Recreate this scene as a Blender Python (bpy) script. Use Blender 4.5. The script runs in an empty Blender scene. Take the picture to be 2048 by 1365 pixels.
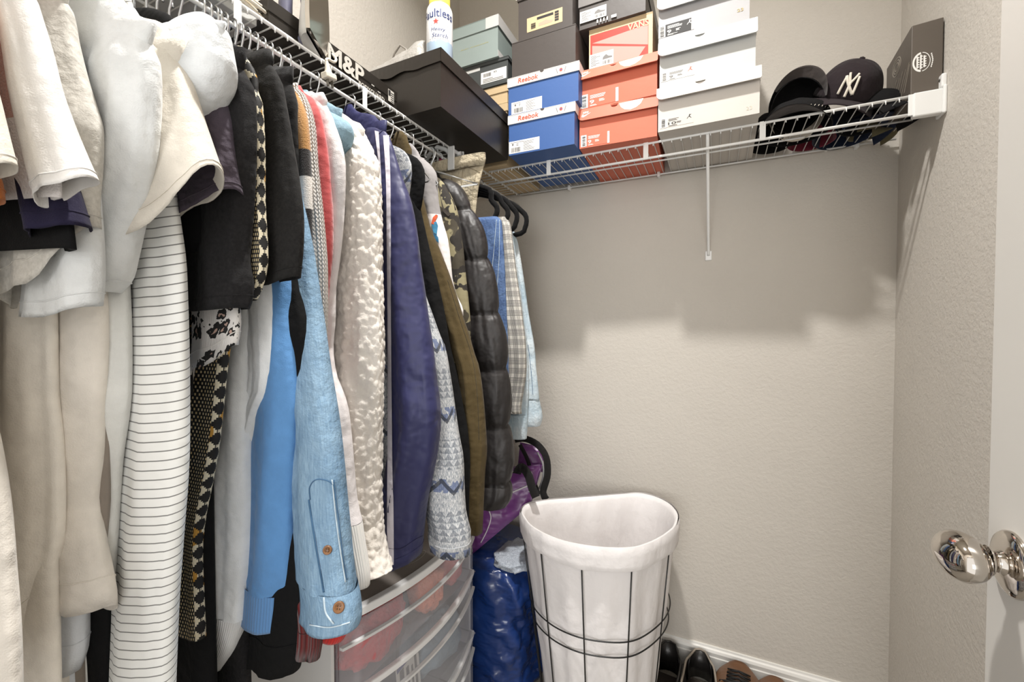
import bpy, bmesh, math, random
from math import sin, cos, pi, sqrt, hypot, radians
from mathutils import Vector, Matrix, noise
random.seed(7)
SC = bpy.context.scene
COL = SC.collection
V = Vector

# ------------------------------------------------------------------ camera
H = 1.238                       # eye height
FPX, YAW, PITCH = 866.24, radians(25.427), radians(-1.293)   # focal length in px of a 2048 px wide frame
cam_d = bpy.data.cameras.new('camera'); cam = bpy.data.objects.new('camera', cam_d); COL.objects.link(cam)
cam_d.sensor_fit = 'HORIZONTAL'; cam_d.sensor_width = 36.0; cam_d.lens = FPX / 2048 * 36.0
cam_d.clip_start = 0.01; cam_d.clip_end = 50
cam.location = (0, 0, H); cam.rotation_euler = (pi / 2 + PITCH, 0, YAW)
SC.camera = cam
# ------------------------------------------------------------------ light
SC.view_settings.view_transform = 'Standard'; SC.view_settings.look = 'None'
SC.view_settings.gamma = 1.0; SC.view_settings.use_curve_mapping = False
SC.view_settings.exposure = 0.06
W = bpy.data.worlds.new('bedroom_daylight'); SC.world = W; W.use_nodes = True
W.node_tree.nodes['Background'].inputs[0].default_value = (1.0, 0.985, 0.96, 1)
W.node_tree.nodes['Background'].inputs[1].default_value = 1.3
BULB = V((-0.26, 0.60, 3.045))      # recessed downlight in the ceiling
BULB_W = 28.0
def lamp(name, kind, loc, energy, color, **kw):
    d = bpy.data.lights.new(name, kind); d.energy = energy; d.color = color
    for k, v in kw.items(): setattr(d, k, v)
    o = bpy.data.objects.new(name, d); COL.objects.link(o); o.location = loc
    return o
# fill light added behind the camera, shining in through the doorway
dl = lamp('doorway_fill_light', 'AREA', (0.35, -3.6, 1.55), 80, (1.0, 0.985, 0.96), shape='RECTANGLE', size=2.0, size_y=1.8)
dl.rotation_euler = (radians(90), 0, radians(4))

# ------------------------------------------------------------------ pixel rays (2048 x 1365 frame)
_F = V((-sin(YAW) * cos(PITCH), cos(YAW) * cos(PITCH), sin(PITCH)))
_R = V((cos(YAW), sin(YAW), 0)); _U = _R.cross(_F)
CAM = V((0, 0, H))
def ray(px, py): return _F + _R * ((px - 1024) / FPX) + _U * ((682.5 - py) / FPX)
def PZ(px, py, z): r = ray(px, py); return CAM + r * ((z - H) / r.z)
def PY(px, py, y): r = ray(px, py); return CAM + r * (y / r.y)
def PX(px, py, x): r = ray(px, py); return CAM + r * (x / r.x)
def PP(px, py, O, n): r = ray(px, py); return CAM + r * ((O - CAM).dot(n) / r.dot(n))

# room
XL, XR, YB, YF, ZC = -1.05, 0.48, 1.667, -0.10, 3.05
SH = H + 0.57                    # shelf deck height
SX, SY = -0.758, 1.377           # front edge of the left shelf, of the back shelf
LIP = 0.044
RODZ = SH - LIP

# ------------------------------------------------------------------ mesh helpers
def add(o, parent=None):
    COL.objects.link(o)
    if parent is not None:
        o.parent = parent
        o.matrix_parent_inverse = Matrix.Translation(-WLOC[parent.name])
    return o
WLOC = {}
def mk(name, verts, faces, mat, parent=None, smooth=False, uvs=None, fm=None, kind=None):
    me = bpy.data.meshes.new(name)
    me.from_pydata([tuple(v) for v in verts], [], faces)
    for m in (mat if isinstance(mat, (list, tuple)) else [mat]): me.materials.append(m)
    if smooth: me.polygons.foreach_set('use_smooth', [True] * len(me.polygons))
    if fm: me.polygons.foreach_set('material_index', fm)
    if uvs:
        uv = me.uv_layers.new(name='UVMap')
        buf = []
        for p in me.polygons:
            cs = [uvs[me.loops[i].vertex_index] for i in p.loop_indices]
            us = [c[0] for c in cs]
            wrap = max(us) - min(us) > .5
            for c in cs: buf += [c[0] + (1 if wrap and c[0] < .5 else 0), c[1]]
        uv.data.foreach_set('uv', buf)
    me.update()
    o = bpy.data.objects.new(name, me)
    WLOC[o.name] = V((0, 0, 0))
    add(o, parent)
    if kind: o['kind'] = kind
    WLOC[o.name] = V((0, 0, 0))
    return o
def tag(o, label, cat, group=None):
    o['label'] = label; o['category'] = cat
    if group: o['group'] = group
    return o
def thing(name, label, cat, loc=(0, 0, 0), group=None):
    o = bpy.data.objects.new(name, None); COL.objects.link(o); o.location = loc
    o.empty_display_size = .05
    WLOC[o.name] = V(loc)
    return tag(o, label, cat, group)
def struct(o): o['kind'] = 'structure'; return o

class MB:
    "collects shapes for one mesh"
    def __init__(s): s.v = []; s.f = []; s.m = []
    def add(s, vs, fs, mi=0):
        b = len(s.v); s.v += [V(v) for v in vs]; s.f += [tuple(b + i for i in f) for f in fs]; s.m += [mi] * len(fs); return s
    def box(s, x0, x1, y0, y1, z0, z1, mi=0):
        return s.hexa([(x0, y0, z0), (x1, y0, z0), (x1, y1, z0), (x0, y1, z0), (x0, y0, z1), (x1, y0, z1), (x1, y1, z1), (x0, y1, z1)], mi)
    def hexa(s, p, mi=0):
        return s.add(p, [(0, 3, 2, 1), (4, 5, 6, 7), (0, 1, 5, 4), (1, 2, 6, 5), (2, 3, 7, 6), (3, 0, 4, 7)], mi)
    def fbox(s, O, ex, ey, ez, x0, x1, y0, y1, z0, z1, mi=0):
        P = lambda x, y, z: O + ex * x + ey * y + ez * z
        return s.hexa([P(x0, y0, z0), P(x1, y0, z0), P(x1, y1, z0), P(x0, y1, z0), P(x0, y0, z1), P(x1, y0, z1), P(x1, y1, z1), P(x0, y1, z1)], mi)
    def tube(s, pts, r, n=8, closed=False, cap=True, mi=0):
        pts = [V(p) for p in pts]; N = len(pts)
        rs = r if isinstance(r, (list, tuple)) else [r] * N
        t0 = None; nrm = None; rings = []
        for i in range(N):
            if closed: t = (pts[(i + 1) % N] - pts[i - 1])
            else: t = pts[min(i + 1, N - 1)] - pts[max(i - 1, 0)]
            t = t.normalized() if t.length > 1e-9 else V((0, 0, 1))
            if nrm is None:
                a = V((0, 0, 1)) if abs(t.z) < .9 else V((1, 0, 0))
                nrm = t.cross(a).normalized()
            else:
                nrm = (nrm - t * nrm.dot(t))
                nrm = nrm.normalized() if nrm.length > 1e-6 else t.orthogonal().normalized()
            bn = t.cross(nrm)
            rings.append([pts[i] + (nrm * cos(2 * pi * k / n) + bn * sin(2 * pi * k / n)) * rs[i] for k in range(n)])
        vs = [p for rg in rings for p in rg]; fs = []
        M = N if closed else N - 1
        for i in range(M):
            j = (i + 1) % N
            for k in range(n):
                l = (k + 1) % n
                fs.append((i * n + k, i * n + l, j * n + l, j * n + k))
        if cap and not closed:
            fs.append(tuple(range(n - 1, -1, -1))); fs.append(tuple((N - 1) * n + k for k in range(n)))
        return s.add(vs, fs, mi)
    def lathe(s, prof, O=V((0, 0, 0)), ax=V((0, 0, 1)), n=32, mi=0):
        ax = V(ax).normalized(); e1 = ax.orthogonal().normalized(); e2 = ax.cross(e1)
        vs = []; fs = []
        for (r, h) in prof:
            for k in range(n):
                a = 2 * pi * k / n; vs.append(V(O) + ax * h + (e1 * cos(a) + e2 * sin(a)) * r)
        for i in range(len(prof) - 1):
            for k in range(n):
                l = (k + 1) % n; fs.append((i * n + k, i * n + l, (i + 1) * n + l, (i + 1) * n + k))
        return s.add(vs, fs, mi)
    def poly(s, pts, n, th, mi=0):
        "flat polygon with thickness th along n"
        pts = [V(p) for p in pts]; N = len(pts)
        vs = pts + [p + n * th for p in pts]
        fs = [tuple(range(N - 1, -1, -1)), tuple(range(N, 2 * N))] + [(i, (i + 1) % N, N + (i + 1) % N, N + i) for i in range(N)]
        return s.add(vs, fs, mi)
    def build(s, name, mat, parent=None, smooth=False, kind=None):
        return mk(name, s.v, s.f, mat, parent, smooth, fm=s.m if isinstance(mat, (list, tuple)) else None, kind=kind)
def bevel(o, w=.003, seg=2, ang=35):
    m = o.modifiers.new('bevel', 'BEVEL'); m.width = w; m.segments = seg; m.limit_method = 'ANGLE'; m.angle_limit = radians(ang)
    return o
def smooth_by_angle(o, ang=40):
    for p in o.data.polygons: p.use_smooth = True
    try: o.data.set_sharp_from_angle(angle=radians(ang))
    except Exception: pass
    return o
def spline(pts, n):
    "Catmull-Rom resample of a list of tuples to n points, uniform in chord length"
    P = [tuple(map(float, p)) for p in pts]
    if len(P) == 2: return [tuple(P[0][k] + (P[1][k] - P[0][k]) * i / (n - 1) for k in range(len(P[0]))) for i in range(n)]
    cl = [0]
    for i in range(1, len(P)): cl.append(cl[-1] + max(1e-6, sqrt(sum((P[i][k] - P[i - 1][k]) ** 2 for k in range(len(P[0]))))))
    out = []; j = 0
    for i in range(n):
        s = cl[-1] * i / (n - 1)
        while j < len(P) - 2 and cl[j + 1] < s: j += 1
        t = (s - cl[j]) / (cl[j + 1] - cl[j])
        p0, p1, p2, p3 = P[max(j - 1, 0)], P[j], P[j + 1], P[min(j + 2, len(P) - 1)]
        out.append(tuple(.5 * (2 * p1[k] + (p2[k] - p0[k]) * t + (2 * p0[k] - 5 * p1[k] + 4 * p2[k] - p3[k]) * t * t + (3 * p1[k] - p0[k] - 3 * p2[k] + p3[k]) * t ** 3) for k in range(len(p1))))
    return out

# ------------------------------------------------------------------ materials
def srgb(r, g, b):
    f = lambda c: (c / 12.92 if c <= .04045 else ((c + .055) / 1.055) ** 2.4)
    return (f(r / 255), f(g / 255), f(b / 255), 1)
class Nodes:
    def __init__(s, name):
        s.mat = bpy.data.materials.new(name); s.mat.use_nodes = True
        s.t = s.mat.node_tree; s.b = s.t.nodes['Principled BSDF']
    def n(s, typ, _props=None, **inp):
        nd = s.t.nodes.new('ShaderNode' + typ)
        for k, v in (_props or {}).items(): setattr(nd, k, v)
        for k, v in inp.items():
            key = int(k[1:]) if k[0] == '_' else k.replace('_', ' ')
            s.set(nd.inputs[key], v)
        return nd
    def set(s, sock, v):
        if isinstance(v, bpy.types.NodeSocket): s.t.links.new(v, sock)
        elif isinstance(v, bpy.types.Node): s.t.links.new(v.outputs[0], sock)
        else: sock.default_value = v
    def p(s, name, v): s.set(s.b.inputs[name], v)
    def math(s, op, a, b=0.0, c=None):
        nd = s.t.nodes.new('ShaderNodeMath'); nd.operation = op
        s.set(nd.inputs[0], a); s.set(nd.inputs[1], b)
        if c is not None: s.set(nd.inputs[2], c)
        return nd.outputs[0]
    def mix(s, f, a, b):
        nd = s.t.nodes.new('ShaderNodeMix'); nd.data_type = 'RGBA'
        s.set(nd.inputs[0], f); s.set(nd.inputs[6], a); s.set(nd.inputs[7], b)
        return nd.outputs[2]
    def ramp(s, f, stops, interp='LINEAR'):
        nd = s.t.nodes.new('ShaderNodeValToRGB'); nd.color_ramp.interpolation = interp
        el = nd.color_ramp.elements
        while len(el) < len(stops): el.new(.5)
        for e, (p, c) in zip(el, stops): e.position = p; e.color = c if len(c) == 4 else (*c, 1)
        s.set(nd.inputs[0], f)
        return nd.outputs[0]
    def uv(s): 
        nd = s.t.nodes.new('ShaderNodeUVMap'); nd.uv_map = 'UVMap'
        sp = s.t.nodes.new('ShaderNodeSeparateXYZ'); s.t.links.new(nd.outputs[0], sp.inputs[0])
        return nd.outputs[0], sp.outputs[0], sp.outputs[1]
    def obj(s): return s.n('TexCoord').outputs['Object']
    def noise(s, vec, scale, detail=3, rough=.5, out=0):
        nd = s.t.nodes.new('ShaderNodeTexNoise'); s.set(nd.inputs['Vector'], vec)
        nd.inputs['Scale'].default_value = scale; nd.inputs['Detail'].default_value = detail; nd.inputs['Roughness'].default_value = rough
        return nd.outputs[out]
    def scalev(s, vec, sx, sy, sz):
        nd = s.t.nodes.new('ShaderNodeVectorMath'); nd.operation = 'MULTIPLY'
        s.set(nd.inputs[0], vec); nd.inputs[1].default_value = (sx, sy, sz); return nd.outputs[0]
    def bump(s, h, strength=.3, dist=.01, normal=None):
        nd = s.t.nodes.new('ShaderNodeBump'); nd.inputs['Strength'].default_value = strength; nd.inputs['Distance'].default_value = dist
        s.set(nd.inputs['Height'], h)
        if normal is not None: s.set(nd.inputs['Normal'], normal)
        return nd.outputs[0]
_mats = {}
def plain(name, col, rough=.5, metal=0, var=0, bump=0, bscale=200, spec=.5, coat=0):
    if name in _mats: return _mats[name]
    n = Nodes(name); c = srgb(*col) if max(col) > 1 else (*col, 1)
    if var or bump: o = n.obj()
    if var:
        f = n.noise(o, 9, 4)
        n.p('Base Color', n.mix(f, tuple(x * (1 - var) for x in c[:3]) + (1,), tuple(min(1, x * (1 + var)) for x in c[:3]) + (1,)))
    else: n.p('Base Color', c)
    n.p('Roughness', rough); n.p('Metallic', metal); n.p('Specular IOR Level', spec)
    if coat: n.p('Coat Weight', coat)
    if bump: n.p('Normal', n.bump(n.noise(o, bscale, 3), bump, .004))
    _mats[name] = n.mat; return n.mat
def fab(name, col, rough=.92, var=.05, wr=.35, weave=.25, sheen=.15, streak=0, col2=None, wscale=14):
    "plain cloth: slight tone variation, soft wrinkles and a fine weave as relief"
    if name in _mats: return _mats[name]
    n = Nodes(name); c = srgb(*col); o = n.obj()
    c2 = srgb(*col2) if col2 else tuple(x * (1 - 2 * var) for x in c[:3]) + (1,)
    f = n.noise(o, 30 if col2 is None else 260, 4, .6)
    if streak:
        uvv, u, v = n.uv()
        f = n.noise(n.scalev(uvv, 90, 8, 1), 1.0, 4, .65)
    n.p('Base Color', n.mix(n.ramp(f, [(.35, (0, 0, 0)), (.65, (1, 1, 1))]), c2, c))
    n.p('Roughness', rough); n.p('Specular IOR Level', .25)
    n.p('Sheen Weight', sheen); n.p('Sheen Roughness', .5)
    w1 = n.bump(n.noise(o, wscale, 3, .55), wr, .035)
    w2 = n.bump(n.noise(o, 600, 2), weave, .002, w1)
    n.p('Normal', w2)
    _mats[name] = n.mat; return n.mat
# ------------------------------------------------------------------ the room
def wall_mat(name, col, bump=.2):
    n = Nodes(name); o = n.obj()
    a = n.noise(o, 95, 4, .6); b = n.noise(o, 7, 3)
    c = srgb(*col)
    n.p('Base Color', n.mix(n.ramp(b, [(.3, (0, 0, 0)), (.7, (1, 1, 1))]), tuple(x * .975 for x in c[:3]) + (1,), c))
    n.p('Roughness', .85); n.p('Specular IOR Level', .25)
    n.p('Normal', n.bump(n.ramp(a, [(.38, (0, 0, 0)), (.62, (1, 1, 1))]), bump, .0035))
    return n.mat
M_wall = wall_mat('wall_paint', (205, 199, 190))
M_ceil = wall_mat('ceiling_paint', (236, 233, 226))
M_trim = plain('trim_white', (238, 236, 231), .35)
M_door = plain('door_white', (214, 211, 205), .4)
def carpet():
    n = Nodes('carpet'); o = n.obj(); f = n.noise(o, 420, 3, .7)
    n.p('Base Color', n.mix(f, srgb(150, 142, 130), srgb(196, 190, 180))); n.p('Roughness', 1)
    n.p('Normal', n.bump(f, .8, .01)); return n.mat
M_carpet = carpet()
T = .10
struct(MB().box(XL - T, XR + T, YF - .4, YB + T, -.05, 0).build('floor', M_carpet))
struct(MB().box(XL - T, XR + T, YF - T, YB + T, ZC, ZC + .05).build('ceiling', M_ceil))
struct(MB().box(XL - T, XL, YF - T, YB + T, 0, ZC).build('wall_left', M_wall))
struct(MB().box(XR, XR + T, YF - T, YB + T, 0, ZC).build('wall_right', M_wall))
struct(MB().box(XL, XR, YB, YB + T, 0, ZC).build('wall_back', M_wall))
DX0, DX1, DZ = -.47, .318, 2.05          # doorway
struct(MB().box(XL, DX0, YF - T, YF, 0, ZC).box(DX1, XR, YF - T, YF, 0, ZC).box(DX0, DX1, YF - T, YF, DZ, ZC).build('wall_front', M_wall))
t = MB().box(DX0 - .065, DX0, YF, YF + .014, 0, DZ + .065).box(DX0, DX1, YF, YF + .014, DZ, DZ + .065).box(DX1, DX1 + .065, YF, YF + .014, 0, DZ + .065)
struct(bevel(t.build('trim_1', M_trim), .004))
BBH = .125
def baseboard(name, O, d, nrm, L):
    "profile with an ogee top: offset from wall, height"
    prof = [(0, 0), (.015, 0), (.015, BBH - .034), (.0125, BBH - .031), (.0125, BBH - .027), (.0135, BBH - .018), (.011, BBH - .010), (.007, BBH - .006), (.006, BBH), (0, BBH)]
    vs = []; N = len(prof)
    for e in (0, L):
        for (p, z) in prof: vs.append(O + d * e + nrm * p + V((0, 0, z)))
    fs = [(i, (i + 1) % N, N + (i + 1) % N, N + i) for i in range(N)] + [tuple(range(N)), tuple(range(2 * N - 1, N - 1, -1))]
    return struct(mk(name, vs, fs, M_trim))
baseboard('baseboard_back', V((XL, YB, 0)), V((1, 0, 0)), V((0, -1, 0)), XR - XL)
baseboard('baseboard_left', V((XL, YF, 0)), V((0, 1, 0)), V((1, 0, 0)), YB - YF - .016)
baseboard('baseboard_right', V((XR, YF, 0)), V((0, 1, 0)), V((-1, 0, 0)), YB - YF - .016)

# door, swung into the closet and standing open along the right wall
DF = .280                                    # face towards the room
dY1 = PX(1985, 663, DF).y; dY0 = dY1 - .76
dr = struct(MB().box(DF, DF + .035, dY0, dY1, .012, 2.03).build('door_1', M_door)); bevel(dr, .002)
K = PX(2028, 1130, DF)
M_nick = plain('polished_nickel', (205, 198, 190), .06, 1)
ros = MB().lathe([(0, 0), (.0335, 0), (.0335, .003), (.031, .006), (.024, .0085), (.014, .0095), (0, .0095)], K, V((-1, 0, 0)), 40)
kn = ros.build('door_knob_rose', M_nick, dr, True); kn.name = 'rosette'; smooth_by_angle(kn, 50)
prof = [(.0135, .008), (.0125, .010), (.0105, .0125), (.0102, .0155), (.0118, .0175), (.0150, .0190), (.0152, .0205)]
knob = MB().lathe(prof, K, V((-1, 0, 0)), 32).build('knob_neck', M_nick, dr, True); smooth_by_angle(knob, 50)
# egg-shaped grip, its long axis horizontal along the door
vs = []; fs = []; n1, n2 = 40, 24
for j in range(n2 + 1):
    th = pi * j / n2
    for i in range(n1):
        a = 2 * pi * i / n1
        h = .0212 - .0212 * cos(th); r = sin(th)
        vs.append(K + V((-(.0195 + h * 1.02), r * .0355 * cos(a), r * .0245 * sin(a))))
for j in range(n2):
    for i in range(n1):
        k = (i + 1) % n1; fs.append((j * n1 + i, j * n1 + k, (j + 1) * n1 + k, (j + 1) * n1 + i))
mk('door_knob', vs, fs, M_nick, dr, True)

# ------------------------------------------------------------------ recessed ceiling downlight
M_porc = plain('porcelain', (240, 238, 232), .25)
lp = thing('ceiling_downlight', 'round white recessed downlight in the closet ceiling', 'lamp', (BULB.x, BULB.y, ZC))
MB().lathe([(.055, .0), (.058, -.004), (.075, -.006), (.080, -.003), (.080, 0)], V((BULB.x, BULB.y, ZC)), V((0, 0, 1)), 40).build('trim_ring', M_porc, lp, True)
nb = Nodes('lens_glow'); nb.p('Base Color', (1, 1, 1, 1)); nb.p('Emission Color', (1, .95, .88, 1)); nb.p('Emission Strength', 20.0)
MB().lathe([(.0, -.001), (.056, -.001), (.056, -.0005), (0, -.0005)], V((BULB.x, BULB.y, ZC)), V((0, 0, 1)), 40).build('lens', nb.mat, lp)
pl = lamp('downlight_beam', 'AREA', V((BULB.x, BULB.y, ZC - .008)), BULB_W, (1.0, .975, .935), shape='DISK', size=.10, spread=radians(128))

# ------------------------------------------------------------------ wire shelves
M_wire = plain('white_vinyl_wire', (236, 236, 234), .35)
def straight(a, b, r, n=8): return MB().tube([a, b], r, n)
def wire_shelf(name, label, O, ex, L, wall_n, gap=.0):
    "O: deck front corner, ex: run direction, wall_n: unit vector to the wall"
    dep = .272
    t = thing(name, label, 'shelf', O)
    up = V((0, 0, 1))
    straight(O, O + ex * L, .0036).build('front_rail', M_wire, t, True)
    straight(O - up * LIP, O - up * LIP + ex * L, .0040).build('lip_rail', M_wire, t, True)
    straight(O + wall_n * dep * .52 - up * .004, O + wall_n * dep * .52 - up * .004 + ex * L, .0028).build('middle_rail', M_wire, t, True)
    straight(O + wall_n * dep - up * .004, O + wall_n * dep - up * .004 + ex * L, .0030).build('back_rail', M_wire, t, True)
    # deck wire: back rail -> front rail -> bent down to the lip rail
    w = MB().tube([wall_n * (dep + .006), wall_n * .004 + up * .0012, -wall_n * .0042 - up * .003, -wall_n * .0046 - up * (LIP * .25)], .00145, 6)
    n = int(L / .0262); first = None
    for i in range(n):
        if first is None: o = first = w.build('deck_wire', M_wire, t, True)
        else: o = first.copy(); COL.objects.link(o)
        o.matrix_parent_inverse = Matrix.Identity(4)
        o.location = ex * (.014 + i * .0262)
    return t
def strap(t, c, ex, wall_n, w=.014):
    up = V((0, 0, 1)); m = MB().fbox(c, ex, wall_n, up, -w / 2, w / 2, -.0052, -.0032, -LIP - .004, .003)
    return bevel(m.build('lip_strap', M_wire, t), .001)
O1 = V((SX, YF + .01, SH)); ex1 = V((0, 1, 0)); wn1 = V((-1, 0, 0))
s1 = wire_shelf('wire_shelf', 'white wire shelf and hanging rail running above the row of clothes', O1, ex1, YB - YF - .02, wn1)
for q in ((472, 20), (727, 190), (900, 300)):
    p = PX(*q, SX); strap(s1, V((SX, p.y, SH)), ex1, wn1)
O2 = V((SX + .012, SY, SH)); ex2 = V((1, 0, 0)); wn2 = V((0, 1, 0))
Ls2 = XR - .012 - O2.x
s2 = wire_shelf('wire_shelf', 'white wire shelf across the back wall under the shoe boxes and caps', O2, ex2, Ls2, wn2)
for q in ((1098, 330), (1292, 290), (1525, 260), (1823, 200)):
    p = PY(*q, SY); strap(s2, V((p.x, SY, SH)), ex2, wn2, .015)
# end bracket on the right wall
eb = MB().box(XR - .06, XR - .006, SY - .009, SY + .010, SH - LIP - .010, SH + .004).box(XR - .007, XR, SY - .013, SY + .03, SH - LIP - .012, SH + .010)
eb.box(XR - .010, XR, SY - .010, SY + .012, SH + .006, SH + .038)
bevel(eb.build('end_bracket', M_wire, s2), .003)
MB().lathe([(0, .0015), (.003, .0012), (.004, 0)], V((XR - .010, SY + .001, SH + .026)), V((-1, 0, 0)), 12).build('screw', plain('steel_screw', (150, 150, 148), .3, 1), s2, True)
# diagonal brace
bt = PY(1415, 290, SY); foot = PY(1417, 512, YB)
br = MB().tube([V((bt.x, SY - .002, SH - .004)), V((bt.x, SY + .004, SH - .02)), V((foot.x, YB - .008, foot.z + .01)), V((foot.x, YB - .004, foot.z))], .0048, 10)
br.build('brace', M_wire, s2, True)
f = MB().box(foot.x - .011, foot.x + .011, YB - .006, YB, foot.z - .017, foot.z + .017)
bevel(f.build('brace_foot', M_wire, s2), .003)
for px, py in ((1140, 381), (1318, 350), (1712, 300)):
    c = PY(px, py, YB - .01)
    o = MB().box(c.x - .005, c.x + .005, YB - .026, YB, SH - .014, SH + .004).build('wall_clip', M_wire, s2); bevel(o, .002)
# ------------------------------------------------------------------ print on flat faces
_texts = {}
def text_geo(body, bold=0.0, shear=0.0, spacing=1.0):
    key = (body, bold, shear, spacing)
    if key not in _texts:
        c = bpy.data.curves.new('txt', 'FONT'); c.body = body; c.size = 1; c.offset = bold; c.shear = shear; c.resolution_u = 3; c.space_character = spacing
        o = bpy.data.objects.new('txt', c); COL.objects.link(o)
        dg = bpy.context.evaluated_depsgraph_get(); me = bpy.data.meshes.new_from_object(o.evaluated_get(dg))
        vs = [v.co.copy() for v in me.vertices]; fs = [tuple(p.vertices) for p in me.polygons]
        bpy.data.objects.remove(o); bpy.data.curves.remove(c); bpy.data.meshes.remove(me)
        x0 = min(v.x for v in vs); x1 = max(v.x for v in vs); y0 = min(v.y for v in vs); y1 = max(v.y for v in vs)
        _texts[key] = ([((v.x - x0) / (x1 - x0), (v.y - y0) / (y1 - y0)) for v in vs], fs)
    return _texts[key]
class Face:
    "a flat face: origin O, right e, up u, outward normal n; places print given in photo pixels or in metres"
    def __init__(s, O, e, u): s.O, s.e, s.u = V(O), V(e).normalized(), V(u).normalized(); s.n = s.e.cross(s.u); s.k = 0
    def uv(s, px, py): p = PP(px, py, s.O, s.n) - s.O; return (p.dot(s.e), p.dot(s.u))
    def at(s, x, y, h=0): return s.O + s.e * x + s.u * y + s.n * h
    def rect(s, name, x0, y0, x1, y1, mat, parent, h=.0006):
        m = MB().fbox(s.O, s.e, s.u, s.n, x0, x1, y0, y1, 0, h); return m.build(name, mat, parent)
    def prect(s, name, px0, py0, px1, py1, mat, parent, h=.0006):
        "lower-left pixel, upper-right pixel"
        a = s.uv(px0, py0); b = s.uv(px1, py1); s.rect(name, a[0], a[1], b[0], b[1], mat, parent, h); return a[0], a[1], b[0], b[1]
    def poly(s, name, pts, mat, parent, h=.0006): return MB().poly([s.at(*p) for p in pts], s.n, h).build(name, mat, parent)
    def text(s, name, body, x0, y0, x1, y1, mat, parent, h=.0008, **kw):
        vs, fs = text_geo(body, **kw)
        return mk(name, [s.at(x0 + (x1 - x0) * a, y0 + (y1 - y0) * b, h) for a, b in vs], fs, mat, parent)
    def ptext(s, name, body, px0, py0, px1, py1, mat, parent, h=.0008, **kw):
        a = s.uv(px0, py0); b = s.uv(px1, py1); return s.text(name, body, a[0], a[1], b[0], b[1], mat, parent, h, **kw)
    def bars(s, name, rects, mat, parent, h=.0009):
        m = MB()
        for (x0, y0, x1, y1) in rects: m.fbox(s.O, s.e, s.u, s.n, x0, x1, y0, y1, 0, h)
        return m.build(name, mat, parent)
def barcode(x0, y0, x1, y1, vertical=True, seed=1):
    r = random.Random(seed); out = []; t = 0
    L = (x1 - x0) if vertical else (y1 - y0)
    while t < L * .97:
        w = L * r.choice((.02, .035, .05)); 
        if t + w > L: break
        out.append((x0 + t, y0, x0 + t + w, y1) if vertical else (x0, y0 + t, x1, y0 + t + w)); t += w + L * r.choice((.02, .03, .045))
    return out
def lines(x0, y0, x1, y1, n, seed=1, fill=.45):
    r = random.Random(seed); out = []; d = (y1 - y0) / n
    for i in range(n):
        w = (x1 - x0) * r.uniform(.45, 1); out.append((x0, y0 + d * i, x0 + w, y0 + d * i + d * fill))
    return out
INK = plain('black_ink', (38, 36, 36), .6); INKG = plain('grey_ink', (120, 118, 116), .6); PAPER = plain('white_paper', (238, 236, 232), .6)
INKW = plain('white_ink', (240, 238, 234), .5)
def swoosh(x, y, w):
    up = [(0, .12), (.03, .05), (.12, .0), (.25, .02), (.45, .10), (1.0, .42), (.45, .235), (.27, .20), (.19, .23), (.17, .30), (.20, .40), (.08, .26)]
    return [(x + a * w, y + b * w) for a, b in up]
def jump(x, y, w):
    p = [(.02, .02), (.12, .0), (.38, .32), (.50, .34), (.80, .10), (.98, .06), (.90, .14), (.64, .44), (.60, .56), (.72, .68), (.92, .78), (.88, .84), (.66, .76), (.62, .86), (.56, .93), (.50, .88), (.50, .78), (.42, .64), (.44, .46), (.30, .38)]
    return [(x + a * w, y + b * w) for a, b in p]

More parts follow.
